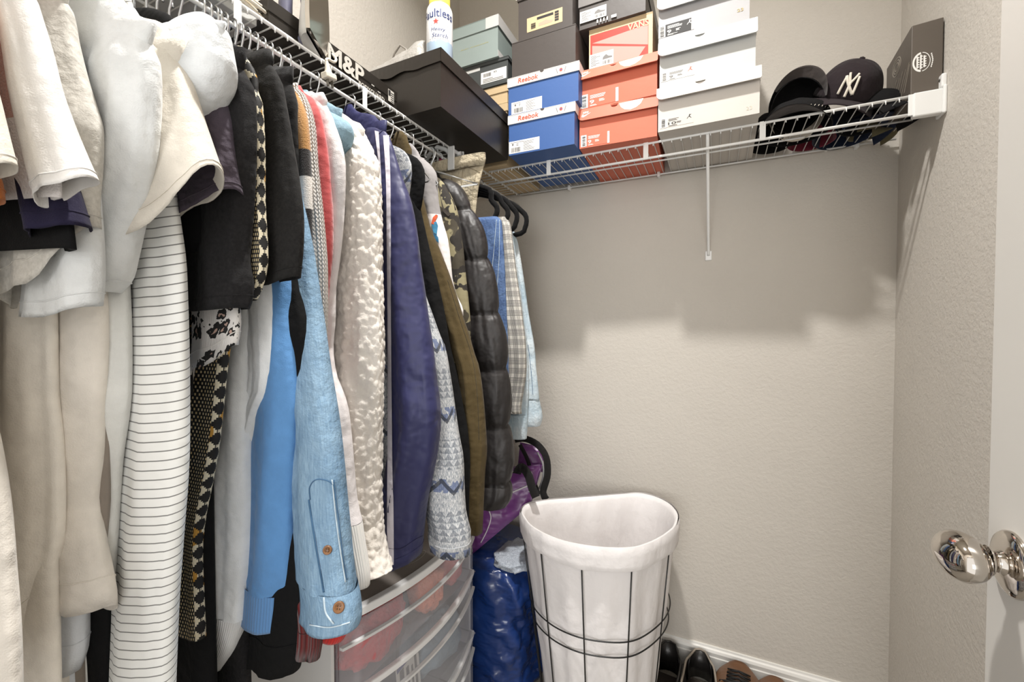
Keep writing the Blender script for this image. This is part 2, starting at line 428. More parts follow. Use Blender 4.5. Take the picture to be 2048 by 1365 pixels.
def card(name, col, rough=.55, var=.03): return plain(name, col, rough, 0, var, .08, 60)
class ShoeBox:
    """open tray plus lid. bl, br: lower front corners in the photo; z0 the height it stands on; ptop: pixel of its upper left corner."""
    def __init__(s, label, bl, br, z0, ptop, depth, mat, matlid, lid=.036, over=.0035, name='shoe_box', group='shoe boxes on the back shelf', y=None, flap=None, yaw=None, cat='box', lidname='lid'):
        if y is None: A = PZ(*bl, z0); B = PZ(*br, z0)
        else: A = PY(*bl, y); B = PY(*br, y)
        A.z = B.z = z0
        if yaw is not None:
            w = (B - A).length; B = A + V((cos(yaw), sin(yaw), 0)) * w
        s.e = (B - A).normalized(); s.w = (B - A).length; s.inn = V((-s.e.y, s.e.x, 0)); s.n = -s.inn
        s.A = A; s.z0 = z0; s.d = depth
        up = V((0, 0, 1)); s.up = up
        s.h = PP(*ptop, A, s.n).z - z0
        s.root = thing(name, label, cat, A + s.e * s.w / 2 + s.inn * depth / 2, group)
        # body tray with open top
        F = lambda x0, x1, y0, y1, za, zb, m: m.fbox(A, s.e, s.inn, up, x0, x1, y0, y1, za, zb)
        th = .0025; hb = s.h - .004; m = MB()
        F(0, s.w, 0, s.d, 0, th, m); F(0, s.w, 0, th, th, hb, m); F(0, s.w, s.d - th, s.d, th, hb, m); F(0, th, th, s.d - th, th, hb, m); F(s.w - th, s.w, th, s.d - th, th, hb, m)
        s.body = m.build('box_body', mat, s.root)
        s.face = Face(A, s.e, up)
        o = over
        if flap is None:
            m = MB()
            F(-o, s.w + o, -o, s.d + o, s.h - .003, s.h, m)
            F(-o, s.w + o, -o, -o + .002, s.h - lid, s.h - .003, m); F(-o, s.w + o, s.d + o - .002, s.d + o, s.h - lid, s.h - .003, m)
            F(-o, -o + .002, -o + .002, s.d + o - .002, s.h - lid, s.h - .003, m); F(s.w + o - .002, s.w + o, -o + .002, s.d + o - .002, s.h - lid, s.h - .003, m)
            s.lid = m.build(lidname, matlid, s.root); bevel(s.lid, .0012, 1)
            s.lface = Face(A - s.e * 0 + s.n * o, s.e, up)
        else:
            # hinged lid whose front flap has rounded lower corners, a thumb notch and stands a little off the front
            fh, nx, nr, rl, lift = flap    # flap height, notch centre (fraction), notch radius, corner radius, lift at lower edge
            m = MB(); F(-o, s.w + o, -o, s.d, s.h - .003, s.h, m); F(-o, -o + .002, .03, s.d, s.h - .02, s.h - .003, m); F(s.w + o - .002, s.w + o, .03, s.d, s.h - .02, s.h - .003, m)
            s.lid = m.build(lidname, matlid, s.root)
            w = s.w + 2 * o; out = []
            cx = nx * w
            out.append((0, 0)); 
            for k in range(7): a = pi / 2 * k / 6; out.append((rl - rl * cos(a), -fh + rl - rl * sin(a)))
            r2 = rl * .25
            for k in range(4): a = pi / 2 * k / 3; out.append((w - r2 + r2 * sin(a), -fh * 1.0 + r2 - r2 * cos(a)))
            out.append((w, 0))
            for k in range(9): a = pi * k / 8; out.append((cx + nr * cos(a), -nr * sin(a)))
            s.tilt = math.atan2(lift, fh)
            uu = up * cos(s.tilt) + s.inn * sin(s.tilt); nn = s.n * cos(s.tilt) + up * sin(s.tilt)
            Of = A - s.e * o + s.n * (o + .0002) + up * s.h
            s.lface = Face(Of, s.e, uu)
            MB().poly([Of + s.e * a + uu * b for a, b in out], nn, .0022).build('front_flap', matlid, s.lid)
            s.lface.O = Of + nn * .0022
    def label(s, name, p0, p1, kind, mat=PAPER, ink=INK, seed=3, num='9', mark=None, wrap=False):
        f = s.face; x0, y0, x1, y1 = f.prect(name, *p0, *p1, mat, s.root)
        lab = s.root.children[-1] if False else [c for c in s.root.children][-1]
        W_, H_ = x1 - x0, y1 - y0; X = lambda a: x0 + W_ * a; Y = lambda b: y0 + H_ * b
        if kind == 'sneaker':     # strip of white with barcode, number, small print, figure
            f.rect('barcode_strip', x0, y0, X(.2), y1, PAPER, lab, .0008)
            f.bars('barcode', barcode(X(.05), Y(.06), X(.16), Y(.94), False, seed), INKG if ink is INKG else INK, lab, .0011)
            f.bars('small_print', lines(X(.26), Y(.62), X(.72), Y(.90), 3, seed) + lines(X(.50), Y(.30), X(.66), Y(.5), 3, seed + 1) + lines(X(.26), Y(.06), X(.55), Y(.18), 2, seed + 2), ink, lab)
            f.text('size_number', num, X(.25), Y(.22), X(.25 + .12 * len(num)), Y(.50), ink, lab, .0010, bold=.01)
            if mark: f.poly('figure_mark', jump(X(.80), Y(.52), W_ * .15), mark, lab, .0010)
            if wrap: f.rect('label_edge', X(.93), y0, x1, y1, PAPER, lab, .0009)
        elif kind == 'blue':
            f.text('size_number', '9', X(.10), Y(.62), X(.16), Y(.80), INK, lab, .0010, bold=.02)
            f.bars('barcode', barcode(X(.08), Y(.08), X(.38), Y(.46), True, seed), INK, lab)
            f.bars('small_print', lines(X(.05), Y(.86), X(.5), Y(.93), 1, seed) + lines(X(.25), Y(.6), X(.32), Y(.82), 2, seed) + lines(X(.48), Y(.12), X(.88), Y(.92), 8, seed + 4, .3), INKG, lab)
        elif kind == 'shoe':
            f.bars('barcode', barcode(X(.55), Y(.1), X(.95), Y(.34), True, seed), INK, lab)
            f.bars('small_print', lines(X(.06), Y(.15), X(.45), Y(.92), 8, seed), INKG, lab)
            sh = [(.55, .44), (.95, .46), (.95, .56), (.80, .62), (.70, .78), (.64, .72), (.57, .62)]
            f.poly('shoe_drawing', [(X(a), Y(b)) for a, b in sh], INKG, lab, .0009)
        elif kind == 'tan':
            f.bars('barcode', barcode(X(.12), Y(.15), X(.25), Y(.55), False, seed), INK, lab)
            f.bars('print_block', [(X(.29), Y(.68), X(.75), Y(.86))] + [(X(.79), Y(.18 + .18 * i), X(.9), Y(.33 + .18 * i)) for i in range(4)], INK, lab)
            sh = [(.34, .2), (.72, .2), (.74, .34), (.6, .44), (.55, .52), (.45, .46), (.34, .4)]
            f.poly('shoe_drawing', [(X(a), Y(b)) for a, b in sh], plain('pale_ink', (176, 160, 138), .6), lab, .0008)
        elif kind == 'grey':
            f.bars('barcode', barcode(X(.10), Y(.55), X(.40), Y(.85), True, seed), INK, lab)
            f.bars('small_print', lines(X(.08), Y(.08), X(.90), Y(.45), 3, seed), INKG, lab)
            f.text('size_number', '43', X(.5), Y(.72), X(.62), Y(.88), INK, lab, .001)
        return lab

C_blue = card('box_blue', (58, 94, 154)); C_wlid = card('box_lid_white', (214, 212, 210)); C_dark = card('box_dark_grey', (74, 68, 65), .5)
C_or = card('box_orange', (208, 108, 82)); C_white = card('box_white', (198, 192, 185)); C_pale = card('box_pale_grey_white', (194, 195, 193)); C_grey = card('box_silver_grey', (176, 175, 177))
C_tan = card('box_tan', (204, 180, 142)); C_red = card('box_red', (188, 44, 24)); C_pink = plain('print_pink', (228, 148, 138), .6); C_teal = card('box_sage', (150, 163, 160)); C_dteal = card('box_slate', (70, 74, 74)); C_black = card('box_black', (36, 31, 26), .42)
I_red = plain('red_orange_ink', (236, 96, 66), .5); I_cream = plain('cream_ink', (240, 228, 206), .5); I_yel = plain('yellow_ink', (196, 184, 96), .5)
DP = .335
# --- blue pair with white lids
z = SH + .003
b1 = ShoeBox('blue shoe box with white lid and size label, lowest of its stack', (1018, 312), (1153, 296), z, (1017, 233), DP, C_blue, C_wlid, lid=.030, yaw=.02)
b2 = ShoeBox('blue shoe box with white lid, second from the bottom of its stack', (1017, 233), (1156, 207), z + b1.h, (1016, 159), DP, C_blue, C_wlid, lid=.030, y=b1.A.y - .002, yaw=math.atan2(b1.e.y, b1.e.x))
for b, lab0, lab1, t0, t1, ring in ((b1, (1018, 309), (1079, 273), (1036, 243), (1077, 231), (1122, 227)), (b2, (1023, 230), (1084, 192), (1036, 165), (1076, 150), (1122, 142))):
    b.label('size_label', lab0, lab1, 'blue', seed=b.__hash__() % 7)
    f = b.lface; a = f.uv(*t0); c = f.uv(*t1)
    f.text('lettering', 'Reebok', a[0], b.h - .023, c[0], b.h - .008, I_red, b.lid, .0006, bold=.015, shear=.12)
    c = f.uv(*ring)
    f.poly('round_mark', [(c[0] + .0052 * cos(k * pi / 8), b.h - .0145 + .0052 * sin(k * pi / 8)) for k in range(16)], I_red, b.lid, .0006)
    f.bars('blue_bar', [(c[0] - .004, b.h - .016, c[0] + .004, b.h - .0135)], C_blue, b.lid, .0009)
    for sg in (-1, 1): f.poly('slash_mark', [(c[0] + sg * .010, b.h - .023), (c[0] + sg * .0118, b.h - .023), (c[0] + sg * .0165, b.h - .008), (c[0] + sg * .0147, b.h - .008)][::sg], INKG, b.lid, .0006)
    c = f.uv(*(t1[0] + 4, t1[1])); r = .0065
    f.poly('thumb_notch', [(c[0] + .006 + r * cos(a_), b.h - .0005 - r * sin(a_)) for a_ in [pi * k / 10 for k in range(11)]], C_dark, b.lid, .0005)
z3 = z + b1.h + b2.h
b3 = ShoeBox('plain dark grey shoe box standing on the upper blue one', (1024, 157), (1151, 121), z3, (1024, 87), DP, C_dark, C_dark, lid=.0035, over=.0005, y=b1.A.y - .001, yaw=0)
b4 = ShoeBox('dark grey shoe box with a tan label, topmost of its stack', (1037, 78), (1145, 45), z3 + b3.h, (1033, -20), DP, C_dark, C_dark, lid=.042, y=b1.A.y + .002, yaw=0)
b4.label('size_label', (1054, 66), (1125, 14), 'tan', C_tan)
f = b4.lface; a = f.uv(1032, 9); c = f.uv(1062, 0)
f.text('lettering', 'DUDE', a[0], b4.h - .036, a[0] + .062, b4.h - .018, INKW, b4.lid, .0006, spacing=1.15)
# --- orange pair
fl = (.050, .47, .013, .016, .010)
o1 = ShoeBox('orange shoe box with white swoosh, lowest of its stack', (1159, 298), (1314, 272), z, (1160, 223), DP, C_or, C_or, flap=(.036, .47, .012, .016, .006))
o2 = ShoeBox('orange shoe box with white swoosh, standing on the lowest orange one', (1159, 221), (1314, 189), z + o1.h, (1160, 146), DP, C_or, C_or, flap=(.036, .46, .012, .016, .014), y=o1.A.y, yaw=0)
for b, lab0, lab1, nm, hd in ((o1, (1162, 295), (1219, 262), (1178, 237), (1240, 1300)), (o2, (1161, 219), (1237, 174), (1178, 157), (1240, 1300))):
    lab = b.label('size_label', lab0, lab1, 'sneaker', C_or, INKW, 5, '9', wrap=True)
    f = b.lface; L_ = b.w
    f.text('lettering', 'NIKE', .016, -.0150, .034, -.0085, INKW, b.lid, .0006, bold=.02, shear=.15)
    f.poly('swoosh_mark', swoosh(.012, -.0265, .030), INKW, b.lid, .0007)
    # cream quarter disc printed beside the thumb notch
    cx = L_ * .70; R_ = .050
    pts = [(cx - R_ * .95, -.0006), (cx + R_ * .9, -.0006)] ; 
    pts = [(L_ * .56, -.006)] + [(L_ * .56 + (L_ * .26) * k / 10, -.006 - .026 * sin(pi * k / 10 * .5 + pi * .5 * (1 if k > 6 else k / 6.0)) ) for k in range(1, 9)] + [(L_ * .86, -.002), (L_ * .60, -.002)]
    pts = [(L_ * .545, -.004), (L_ * .57, -.017), (L_ * .62, -.027), (L_ * .69, -.031), (L_ * .76, -.027), (L_ * .82, -.017), (L_ * .85, -.002)]
    f.poly('cream_disc', pts, I_cream, b.lid, .0005)
# --- tan edged red box, and a striped dark one on it
zv = z + o1.h + o2.h
v1 = ShoeBox('red and pink shoe box with tan edges, third from the bottom above the orange pair', (1178, 141), (1305, 112), zv, (1178, 61), DP, C_tan, C_tan, lid=.006, over=.0006, y=o1.A.y + .006, yaw=0)
f = v1.face; w, h = v1.w, v1.h
f.poly('red_panel', [(.004, .004), (w - .012, .004), (w - .012, h - .018), (.004, h - .018)], C_red, v1.root, .0002)
f.poly('pink_print', [(.010, h * .66), (w - .013, h * .74), (w - .013, h * .27)][::-1], C_pink, v1.root, .0004)
f.poly('pink_print', [(.010, .006), (w - .04, .006), (w - .02, h * .24), (.010, h * .60)], C_pink, v1.root, .0004)
f.text('lettering', 'VANS', w * .62, h * .71, w * .94, h * .86, C_tan, v1.root, .0010, bold=.02)
v1.label('size_label', (1179, 139), (1227, 98), 'shoe', seed=8)
C_cool = card('box_cool_grey', (120, 116, 114))
v2 = ShoeBox('dark shoe box with white stripes and label, resting on the red and pink one', (1159, 54), (1291, 28), zv + v1.h, (1158, -18), DP, C_dark, C_cool, lid=.055, y=o1.A.y - .006, yaw=0)
f = v2.lface
f.bars('white_stripes', [(v2.w * (.41 + .035 * i), v2.h - .055, v2.w * (.418 + .035 * i), v2.h - .002) for i in range(4)], INKW, v2.lid, .0006)
v2.face = Face(v2.A + v2.n * .0036, v2.e, V((0, 0, 1)))
v2.label('size_label', (1160, 48), (1213, 8), 'shoe', seed=9)
v2.face.bars('white_print', [(v2.w * (.28 + .05 * i), .004, v2.w * (.30 + .05 * i), .014) for i in range(4)] + [(v2.w * .5, .006, v2.w * .58, .014)], INKW, v2.root, .0006)
# --- white trio
j1 = ShoeBox('large warm white shoe box sized ten and a half, lowest of the white stack', (1316, 265), (1519, 226), z, (1317, 180), DP, C_white, C_white, flap=(.040, .44, .015, .018, .012))
j2 = ShoeBox('cool white shoe box with grey label, in the middle of the white stack', (1319, 174), (1511, 128), z + j1.h, (1317, 90), DP, C_pale, C_pale, flap=(.048, .44, .015, .018, .014), y=j1.A.y + .001, yaw=0)
j3 = ShoeBox('silver grey shoe box with black label, topmost of the white stack', (1317, 86), (1499, 33), z + j1.h + j2.h, (1317, 2), DP, C_grey, C_pale, flap=(.040, .40, .015, .018, .010), y=j1.A.y + .002, yaw=0)
j1.label('size_label', (1320, 258), (1387, 226), 'sneaker', C_white, INK, 4, '10', mark=INK)
j2.label('size_label', (1322, 165), (1389, 131), 'sneaker', plain('label_grey', (206, 206, 204), .6), INKG, 5, '9', mark=I_red)
j3.label('size_label', (1317, 78), (1388, 34), 'sneaker', INK, INKW, 6, '9', mark=INKW, wrap=True)
j1.face.ptext('embossed_number', '23', 1492, 221, 1504, 211, plain('pale_gold_ink', (214, 204, 188), .5), j1.root)
j3.face.ptext('gold_number', '23', 1474, 25, 1487, 15, plain('gold_ink', (196, 178, 140), .35, .6), j3.root, bold=.02)

# --- stack in the corner, seen above the black boot box
yc = 1.352
def corner_box(label, pl, pr, ptop, z0, mat, matlid, lid=.03, name='shoe_box', depth=.30, dy=0, over=.003):
    return ShoeBox(label, pl, pr, z0, ptop, depth, mat, matlid, lid=lid, over=over, y=yc + dy, yaw=0, group='shoe boxes in the corner')
zt0 = SH + .003
h_a = PY(1010, 207, yc).z - zt0
c1 = corner_box('tan shoe box at the bottom of the corner stack, half hidden by the black boot box', (900, 300), (1012, 300), (900, 300), zt0, C_tan, C_tan) if False else None
class _c: pass
def box_at(label, pxl, pxr, z0, z1, y, mat, matlid, lid, depth):
    b = ShoeBox.__new__(ShoeBox)
    A = PY(pxl, 200, y); B = PY(pxr, 200, y); zz = z1
    # corners in pixels for the wanted heights
    def pix(P):
        d = P - CAM; f_ = d.dot(_F); return (1024 + FPX * d.dot(_R) / f_, 682.5 - FPX * d.dot(_U) / f_)
    b.__init__(label, pix(V((A.x, y, z0))), pix(V((B.x, y, z0))), z0, pix(V((A.x, y, z1))), depth, mat, matlid, lid=lid, y=y, yaw=0, group='shoe boxes in the corner')
    return b
zA = PY(1012, 205, yc).z; zB = PY(1013, 166, yc).z; zC = PY(1016, 113, yc).z
cA = box_at('tan shoe box at the foot of the corner stack beside the blue boxes', 905, 1014, zt0, zA, yc, C_tan, C_tan, .03, .30)
cB = box_at('slim tan shoe box lying under the slate one in the corner stack', 905, 1015, zA, zB - .002, yc + .004, C_tan, C_tan, .025, .30)
cC = box_at('slate grey shoe box with two white labels in the corner stack', 905, 1016, zB, zC, yc - .004, C_dteal, C_dteal, .012, .30)
cC.label('size_label', (962, 170), (1013, 132), 'grey', seed=2)
l2 = cC.face.prect('plain_label', 931, 150, 960, 134, plain('label_grey2', (206, 206, 204), .6), cC.root)
yd = 1.335
D0 = PY(914, 128, yd); D1 = PY(996, 101, yd)
cD = ShoeBox('sage green shoe box with yellow lettering and white lid corner, topmost of the corner stack', (902, 130), (996, 101), cC.z0 + cC.h, (902, 62), .30, C_teal, C_teal, lid=.040, y=yd, yaw=0, group='shoe boxes in the corner')
cD.face.ptext('lettering', 'AC Casuals', 921, 103, 977, 83, I_yel, cD.root)
lf = cD.lface; lf.rect('white_corner', cD.w * .76, cD.h - .039, cD.w + .0035, cD.h - .001, C_wlid, cD.lid, .0006)
rf = Face(cD.A + cD.e * (cD.w + .0036), cD.inn, V((0, 0, 1)))
rf.rect('white_side', -.003, cD.h - .039, .30, cD.h - .001, C_wlid, cD.lid, .0006)
rf2 = Face(cD.A + cD.e * cD.w, cD.inn, V((0, 0, 1))); rf2.rect('white_band', 0, .002, .28, .022, C_wlid, cD.root, .0006)

# --- long black boot box that overhangs the left shelf
A = PZ(881.5, 213, SH + .003); Bf = PZ(1016, 320, SH + .003)
dirl = V((Bf.x - A.x, Bf.y - A.y, 0)); Lb = dirl.length; ey = dirl.normalized(); exv = V((ey.y, -ey.x, 0))     # exv points out to the room
hb = PP(880, 97, A, -ey).z - (SH + .003); wb = .34
bb = thing('boot_box', 'long black cardboard boot box overhanging the shelf corner, spray can on top', 'box', A - exv * wb / 2 + ey * Lb / 2)
up = V((0, 0, 1)); m = MB(); P0 = V((A.x, A.y, SH + .003))
def FB(m, x0, x1, y0, y1, z0, z1): m.fbox(P0, exv, ey, up, x0, x1, y0, y1, z0, z1)
FB(m, -wb, 0, 0, Lb, 0, .003); FB(m, -wb, 0, 0, .003, .003, hb - .006); FB(m, -wb, 0, Lb - .003, Lb, .003, hb - .006); FB(m, -wb, -wb + .003, .003, Lb - .003, .003, hb - .006); FB(m, -.003, 0, .003, Lb - .003, .003, hb - .006)
m.build('box_body', C_black, bb)
lh = .034; o = .004
# lid skirt on the near end is a little buckled
m = MB()
FB(m, -wb - o, o, -o, Lb + o, hb - .003, hb)
FB(m, o - .0025, o, -o, Lb + o, hb - lh, hb - .003); FB(m, -wb - o, -wb - o + .0025, -o, Lb + o, hb - lh, hb - .003); FB(m, -wb, 0, Lb + o - .0025, Lb + o, hb - lh, hb - .003)
N = 24; pts = []
for i in range(N + 1):
    x = -wb - o + (wb + 2 * o) * i / N; wv = .006 * sin(i * .9) * (1 - i / N) + .004 * noise.noise(V((i * .35, 3, 1)))
    pts.append((x, -o - .010 * (1 - abs(2 * i / N - .7)) * (1 - i / N), hb - lh + wv))
vs = []; fs = []
for i, (x, y, zz) in enumerate(pts):
    P = lambda a, b, c: P0 + exv * a + ey * b + up * c
    vs += [P(x, -o, hb - .0005), P(x, y, zz), P(x, y + .0025, zz), P(x, -o + .0025, hb - .0035)]
for i in range(N):
    b = i * 4
    for k in range(4): fs.append((b + k, b + (k + 1) % 4, b + 4 + (k + 1) % 4, b + 4 + k))
m.add(vs, fs)
m.build('lid', C_black, bb)
BBTOP = SH + .003 + hb

# --- spray starch can on the boot box
yl = P0 + ey * .045 - exv * .030
cc = PP(879, 100, V((0, 1.0, 0)), V((0, 1, 0)))
can_c = V((P0 + ey * .052 - exv * .022)); can_c.z = BBTOP
# place so that it projects near px 878
best = None
for k in range(60):
    q = P0 + ey * .05 - exv * (.02 + .003 * k); d = V((q.x, q.y, BBTOP)) - CAM
    pxx = 1024 + FPX * d.dot(_R) / d.dot(_F)
    if best is None or abs(pxx - 879) < best[0]: best = (abs(pxx - 879), q.copy())
can_c = V((best[1].x, best[1].y, BBTOP)); 
cdist = (can_c - CAM).dot(_F); cr = 26.0 / FPX * cdist
def can_mat():
    n = Nodes('can_print'); g = n.n('TexCoord'); sp = n.n('SeparateXYZ', Vector=g.outputs['Generated'])
    zz = sp.outputs[2]
    c1 = n.ramp(zz, [(0, srgb(236, 214, 110)), (.035, srgb(236, 236, 234)), (.2, srgb(236, 238, 240)), (.78, srgb(238, 238, 238))], 'CONSTANT')
    blue = n.noise(n.obj(), 40, 2)
    m1 = n.math('MULTIPLY', n.math('LESS_THAN', zz, n.math('MULTIPLY_ADD', blue, .25, .16)), n.math('GREATER_THAN', zz, .035))
    n.p('Base Color', n.mix(n.math('MULTIPLY', m1, .7), c1, srgb(150, 190, 224))); n.p('Roughness', .28); n.p('Coat Weight', .3); return n.mat
ch = .150
can = thing('spray_can', 'white aerosol starch can with yellow cap and blue lettering on the boot box', 'spray can', can_c)
MB().lathe([(0, 0), (cr * .96, 0), (cr, .003), (cr, ch * .86), (cr * .96, ch * .90), (cr * .86, ch * .945), (cr * .80, ch * .955), (0, ch * .955)], can_c, V((0, 0, 1)), 40).build('can_body', can_mat(), can, True)
MB().lathe([(cr * .80, ch * .95), (cr * .80, ch * 1.26), (cr * .76, ch * 1.29), (0, ch * 1.29)], can_c, V((0, 0, 1)), 36).build('cap', plain('yellow_cap', (240, 222, 96), .35), can, True)
to_cam = math.atan2(-can_c.y, -can_c.x)
def wrap_text(body, mid, half, z0, z1, mat, name, **kw):
    vs, fs = text_geo(body, **kw); out = []
    for a, b in vs:
        ang = to_cam + mid + (a - .5) * 2 * half; out.append(can_c + V((cos(ang), sin(ang), 0)) * (cr + .0006) + V((0, 0, z0 + (z1 - z0) * b)))
    mk(name, out, fs, mat, can)
I_navy = plain('navy_ink', (44, 58, 110), .5); I_r = plain('red_ink', (214, 62, 52), .5)
wrap_text('Faultless', -.18, 1.30, ch * .655, ch * .80, I_navy, 'lettering', bold=.012)
wrap_text('Heavy', -.12, .55, ch * .40, ch * .485, I_navy, 'lettering', shear=.2)
wrap_text('Starch', .02, .62, ch * .315, ch * .385, I_navy, 'lettering', shear=.2)
st = []
for k in range(10):
    r = .0085 if k % 2 == 0 else .0035; a = pi / 2 + k * pi / 5; ang = to_cam - .28 + r * cos(a) / cr
    st.append(can_c + V((cos(ang), sin(ang), 0)) * (cr + .0007) + V((0, 0, ch * .58 + r * sin(a))))
cst = sum(st, V((0, 0, 0))) / 10
mk('star_mark', st + [cst], [(k, (k + 1) % 10, 10) for k in range(10)], I_r, can)
for k in range(2):
    wrap_text('- - - - - - - -', -.05, .75, ch * (.285 - .25 * 0), ch * .292, INKG, 'small_print') if k == 0 else wrap_text('- - - - - - -', 0, .7, ch * .52, ch * .527, INKG, 'small_print')

# --- crumpled grey plastic pouch lying on the boot box
def pouch():
    c = P0 + ey * .085 - exv * .20; c.z = BBTOP
    t = thing('plastic_pouch', 'crumpled translucent grey plastic pouch with a strap, behind the spray can', 'pouch', c)
    n = Nodes('grey_plastic_film'); n.p('Base Color', srgb(190, 186, 180)); n.p('Roughness', .3); n.p('Transmission Weight', .25); n.p('Alpha', .92)
    n.p('Normal', n.bump(n.noise(n.obj(), 45, 4, .6), .7, .01))
    vs = []; fs = []; A_, B_ = 40, 26
    for j in range(B_ + 1):
        v_ = j / B_
        for i in range(A_ + 1):
            u_ = i / A_; x = -.155 + .28 * u_; y = -.07 + .14 * v_
            hgt = max(0, sin(pi * v_)) ** .6 * (.020 + .082 * u_ ** .8) * min(1, (1 - u_) * 12) ** .5
            nz = noise.noise(V((x * 30, y * 30, 1))) * .010 + noise.noise(V((x * 70, y * 50, 5))) * .004
            vs.append(c + exv * x + ey * y + up * max(.0005, hgt + nz * min(1, hgt * 40)))
    for j in range(B_):
        for i in range(A_):
            a = j * (A_ + 1) + i; fs.append((a, a + 1, a + A_ + 2, a + A_ + 1))
    mk('film', vs, fs, n.mat, t, True)
    s0 = c + exv * .02 + up * .085
    MB().tube([s0 + V((0, 0, -.01)), s0 + V((.0, 0, .012)), s0 + V((-.022, .0, .030)), s0 + V((-.045, 0, .010)), s0 + V((-.052, 0, -.012))], .0028, 6).build('strap', plain('grey_strap', (140, 134, 126), .5), t, True)
pouch()

# --- flat black pistol-style box with large grey lettering on the left shelf
def gun_box():
    e1 = PX(793, 205, SX - .012)
    y1 = e1.y; y0 = y1 - .36; x1 = SX - .012; hh = .056
    zz = SH + .003
    t = thing('slim_black_box', 'slim black box with big grey lettering and a flag, lying along the shelf', 'box', (x1 - .09, (y0 + y1) / 2, zz))
    m = MB().box(x1 - .18, x1, y0, y1, zz, zz + hh - .010).build('box_body', C_black, t)
    m = MB().box(x1 - .182, x1 + .002, y0 - .002, y1 + .002, zz + hh - .026, zz + hh).build('lid', C_black, t); bevel(m, .001, 1)
    f = Face(V((x1 + .002, y0, zz)), V((0, 1, 0)), up); G = plain('light_grey_ink', (196, 192, 184), .6)
    L = y1 - y0
    ux = lambda px: f.uv(px, 150)[0]
    f.text('lettering', 'M&P', ux(655), .014, ux(728), hh - .003, G, t, bold=.03)
    f.text('lettering', 'BODYGUARD', ux(717), .006, ux(768), .0165, G, t, bold=.02)
    f.rect('flag_patch', L * .905, .018, L * .965, hh - .008, G, t, .0006)
    f.bars('flag_stripes', [(L * .93, .0195 + .0052 * i, L * .963, .0215 + .0052 * i) for i in range(5)] + [(L * .907, .032, L * .928, hh - .0095)], INK, t)
    f.bars('small_marks', [(L * .74, .027, L * .765, .029), (L * .80, .021, L * .825, .023)], G, t)
    t2 = thing('white_carton', 'flat white carton with a black curve, seen from below through the shelf wires', 'box', (SX - .12, y0 - .14, zz))
    m = MB().box(SX - .21, SX - .03, y0 - .29, y0 - .01, zz, zz + .03); bevel(m.build('carton_body', C_pale, t2), .002)
    cx, cy = SX - .10, y0 - .07
    pts = [V((cx + .045 * cos(a) , cy + .05 * sin(a), zz)) for a in [pi * k / 10 for k in range(11)]] + [V((cx + .03 * cos(a), cy + .03 * sin(a), zz)) for a in [pi * (10 - k) / 10 for k in range(11)]]
    MB().poly(pts[::-1], V((0, 0, -1)), .0006).build('black_curve', INK, t2)
    return y0, x1
GY0, GX1 = gun_box()
# ------------------------------------------------------------------ cloth materials with a pattern (UV: around the piece, metres down it)
def mat_stripes(name, base, line, period, width, wob=.0):
    n = Nodes(name); uvv, u, v = n.uv(); o = n.obj()
    ph = n.math('FRACT', n.math('DIVIDE', n.math('ADD', v, n.math('MULTIPLY', n.math('SINE', n.math('MULTIPLY', u, 6.283)), wob)), period))
    f = n.math('LESS_THAN', ph, width)
    n.p('Base Color', n.mix(f, srgb(*base), srgb(*line))); n.p('Roughness', .9); n.p('Sheen Weight', .15)
    n.p('Normal', n.bump(n.noise(o, 14, 3), .3, .03)); return n.mat
def mat_bands(name, stops, L):
    n = Nodes(name); uvv, u, v = n.uv(); o = n.obj()
    n.p('Base Color', n.ramp(n.math('DIVIDE', v, L), [(p, srgb(*c)) for p, c in stops], 'CONSTANT')); n.p('Roughness', .95); n.p('Sheen Weight', .3)
    n.p('Normal', n.bump(n.noise(o, 500, 3), .5, .004)); return n.mat
def mat_ethnic(name):
    "black ground with cream chain bands, cream diamonds and gold spots running down the cloth"
    n = Nodes(name); uvv, u, v = n.uv()
    U = n.math('MULTIPLY', u, .20)                      # metres round
    b = n.n('TexBrick', {'offset': .5}, Vector=n.scalev(uvv, 34, 150, 1), Color1=srgb(222, 206, 168), Color2=srgb(206, 182, 128), Mortar=srgb(24, 22, 22), Scale=1.0)
    b.inputs['Mortar Size'].default_value = .16; b.inputs['Brick Width'].default_value = .5; b.inputs['Row Height'].default_value = .8
    # diamonds
    P = .022
    du = n.math('ABSOLUTE', n.math('SUBTRACT', n.math('FRACT', n.math('DIVIDE', U, P)), .5))
    dv = n.math('ABSOLUTE', n.math('SUBTRACT', n.math('FRACT', n.math('DIVIDE', v, P)), .5))
    du = n.math('SNAP', n.math('ADD', du, .02), .12); dv = n.math('SNAP', n.math('ADD', dv, .02), .12)
    dsum = n.math('ADD', du, dv)
    dia = n.math('MULTIPLY', n.math('LESS_THAN', dsum, .45), n.math('GREATER_THAN', dsum, .08))
    gold = n.noise(n.scalev(uvv, 8, 18, 1), 1.0, 1)
    dcol = n.mix(n.math('GREATER_THAN', gold, .60), srgb(226, 216, 190), srgb(196, 146, 60))
    dmat = n.mix(dia, srgb(22, 20, 20), dcol)
    band = n.math('GREATER_THAN', n.math('FRACT', n.math('ADD', n.math('DIVIDE', U, .050), .72)), .5)
    n.p('Base Color', n.mix(band, b.outputs[0], dmat)); n.p('Roughness', .75)
    n.p('Normal', n.bump(n.noise(n.obj(), 20, 3), .3, .02)); return n.mat
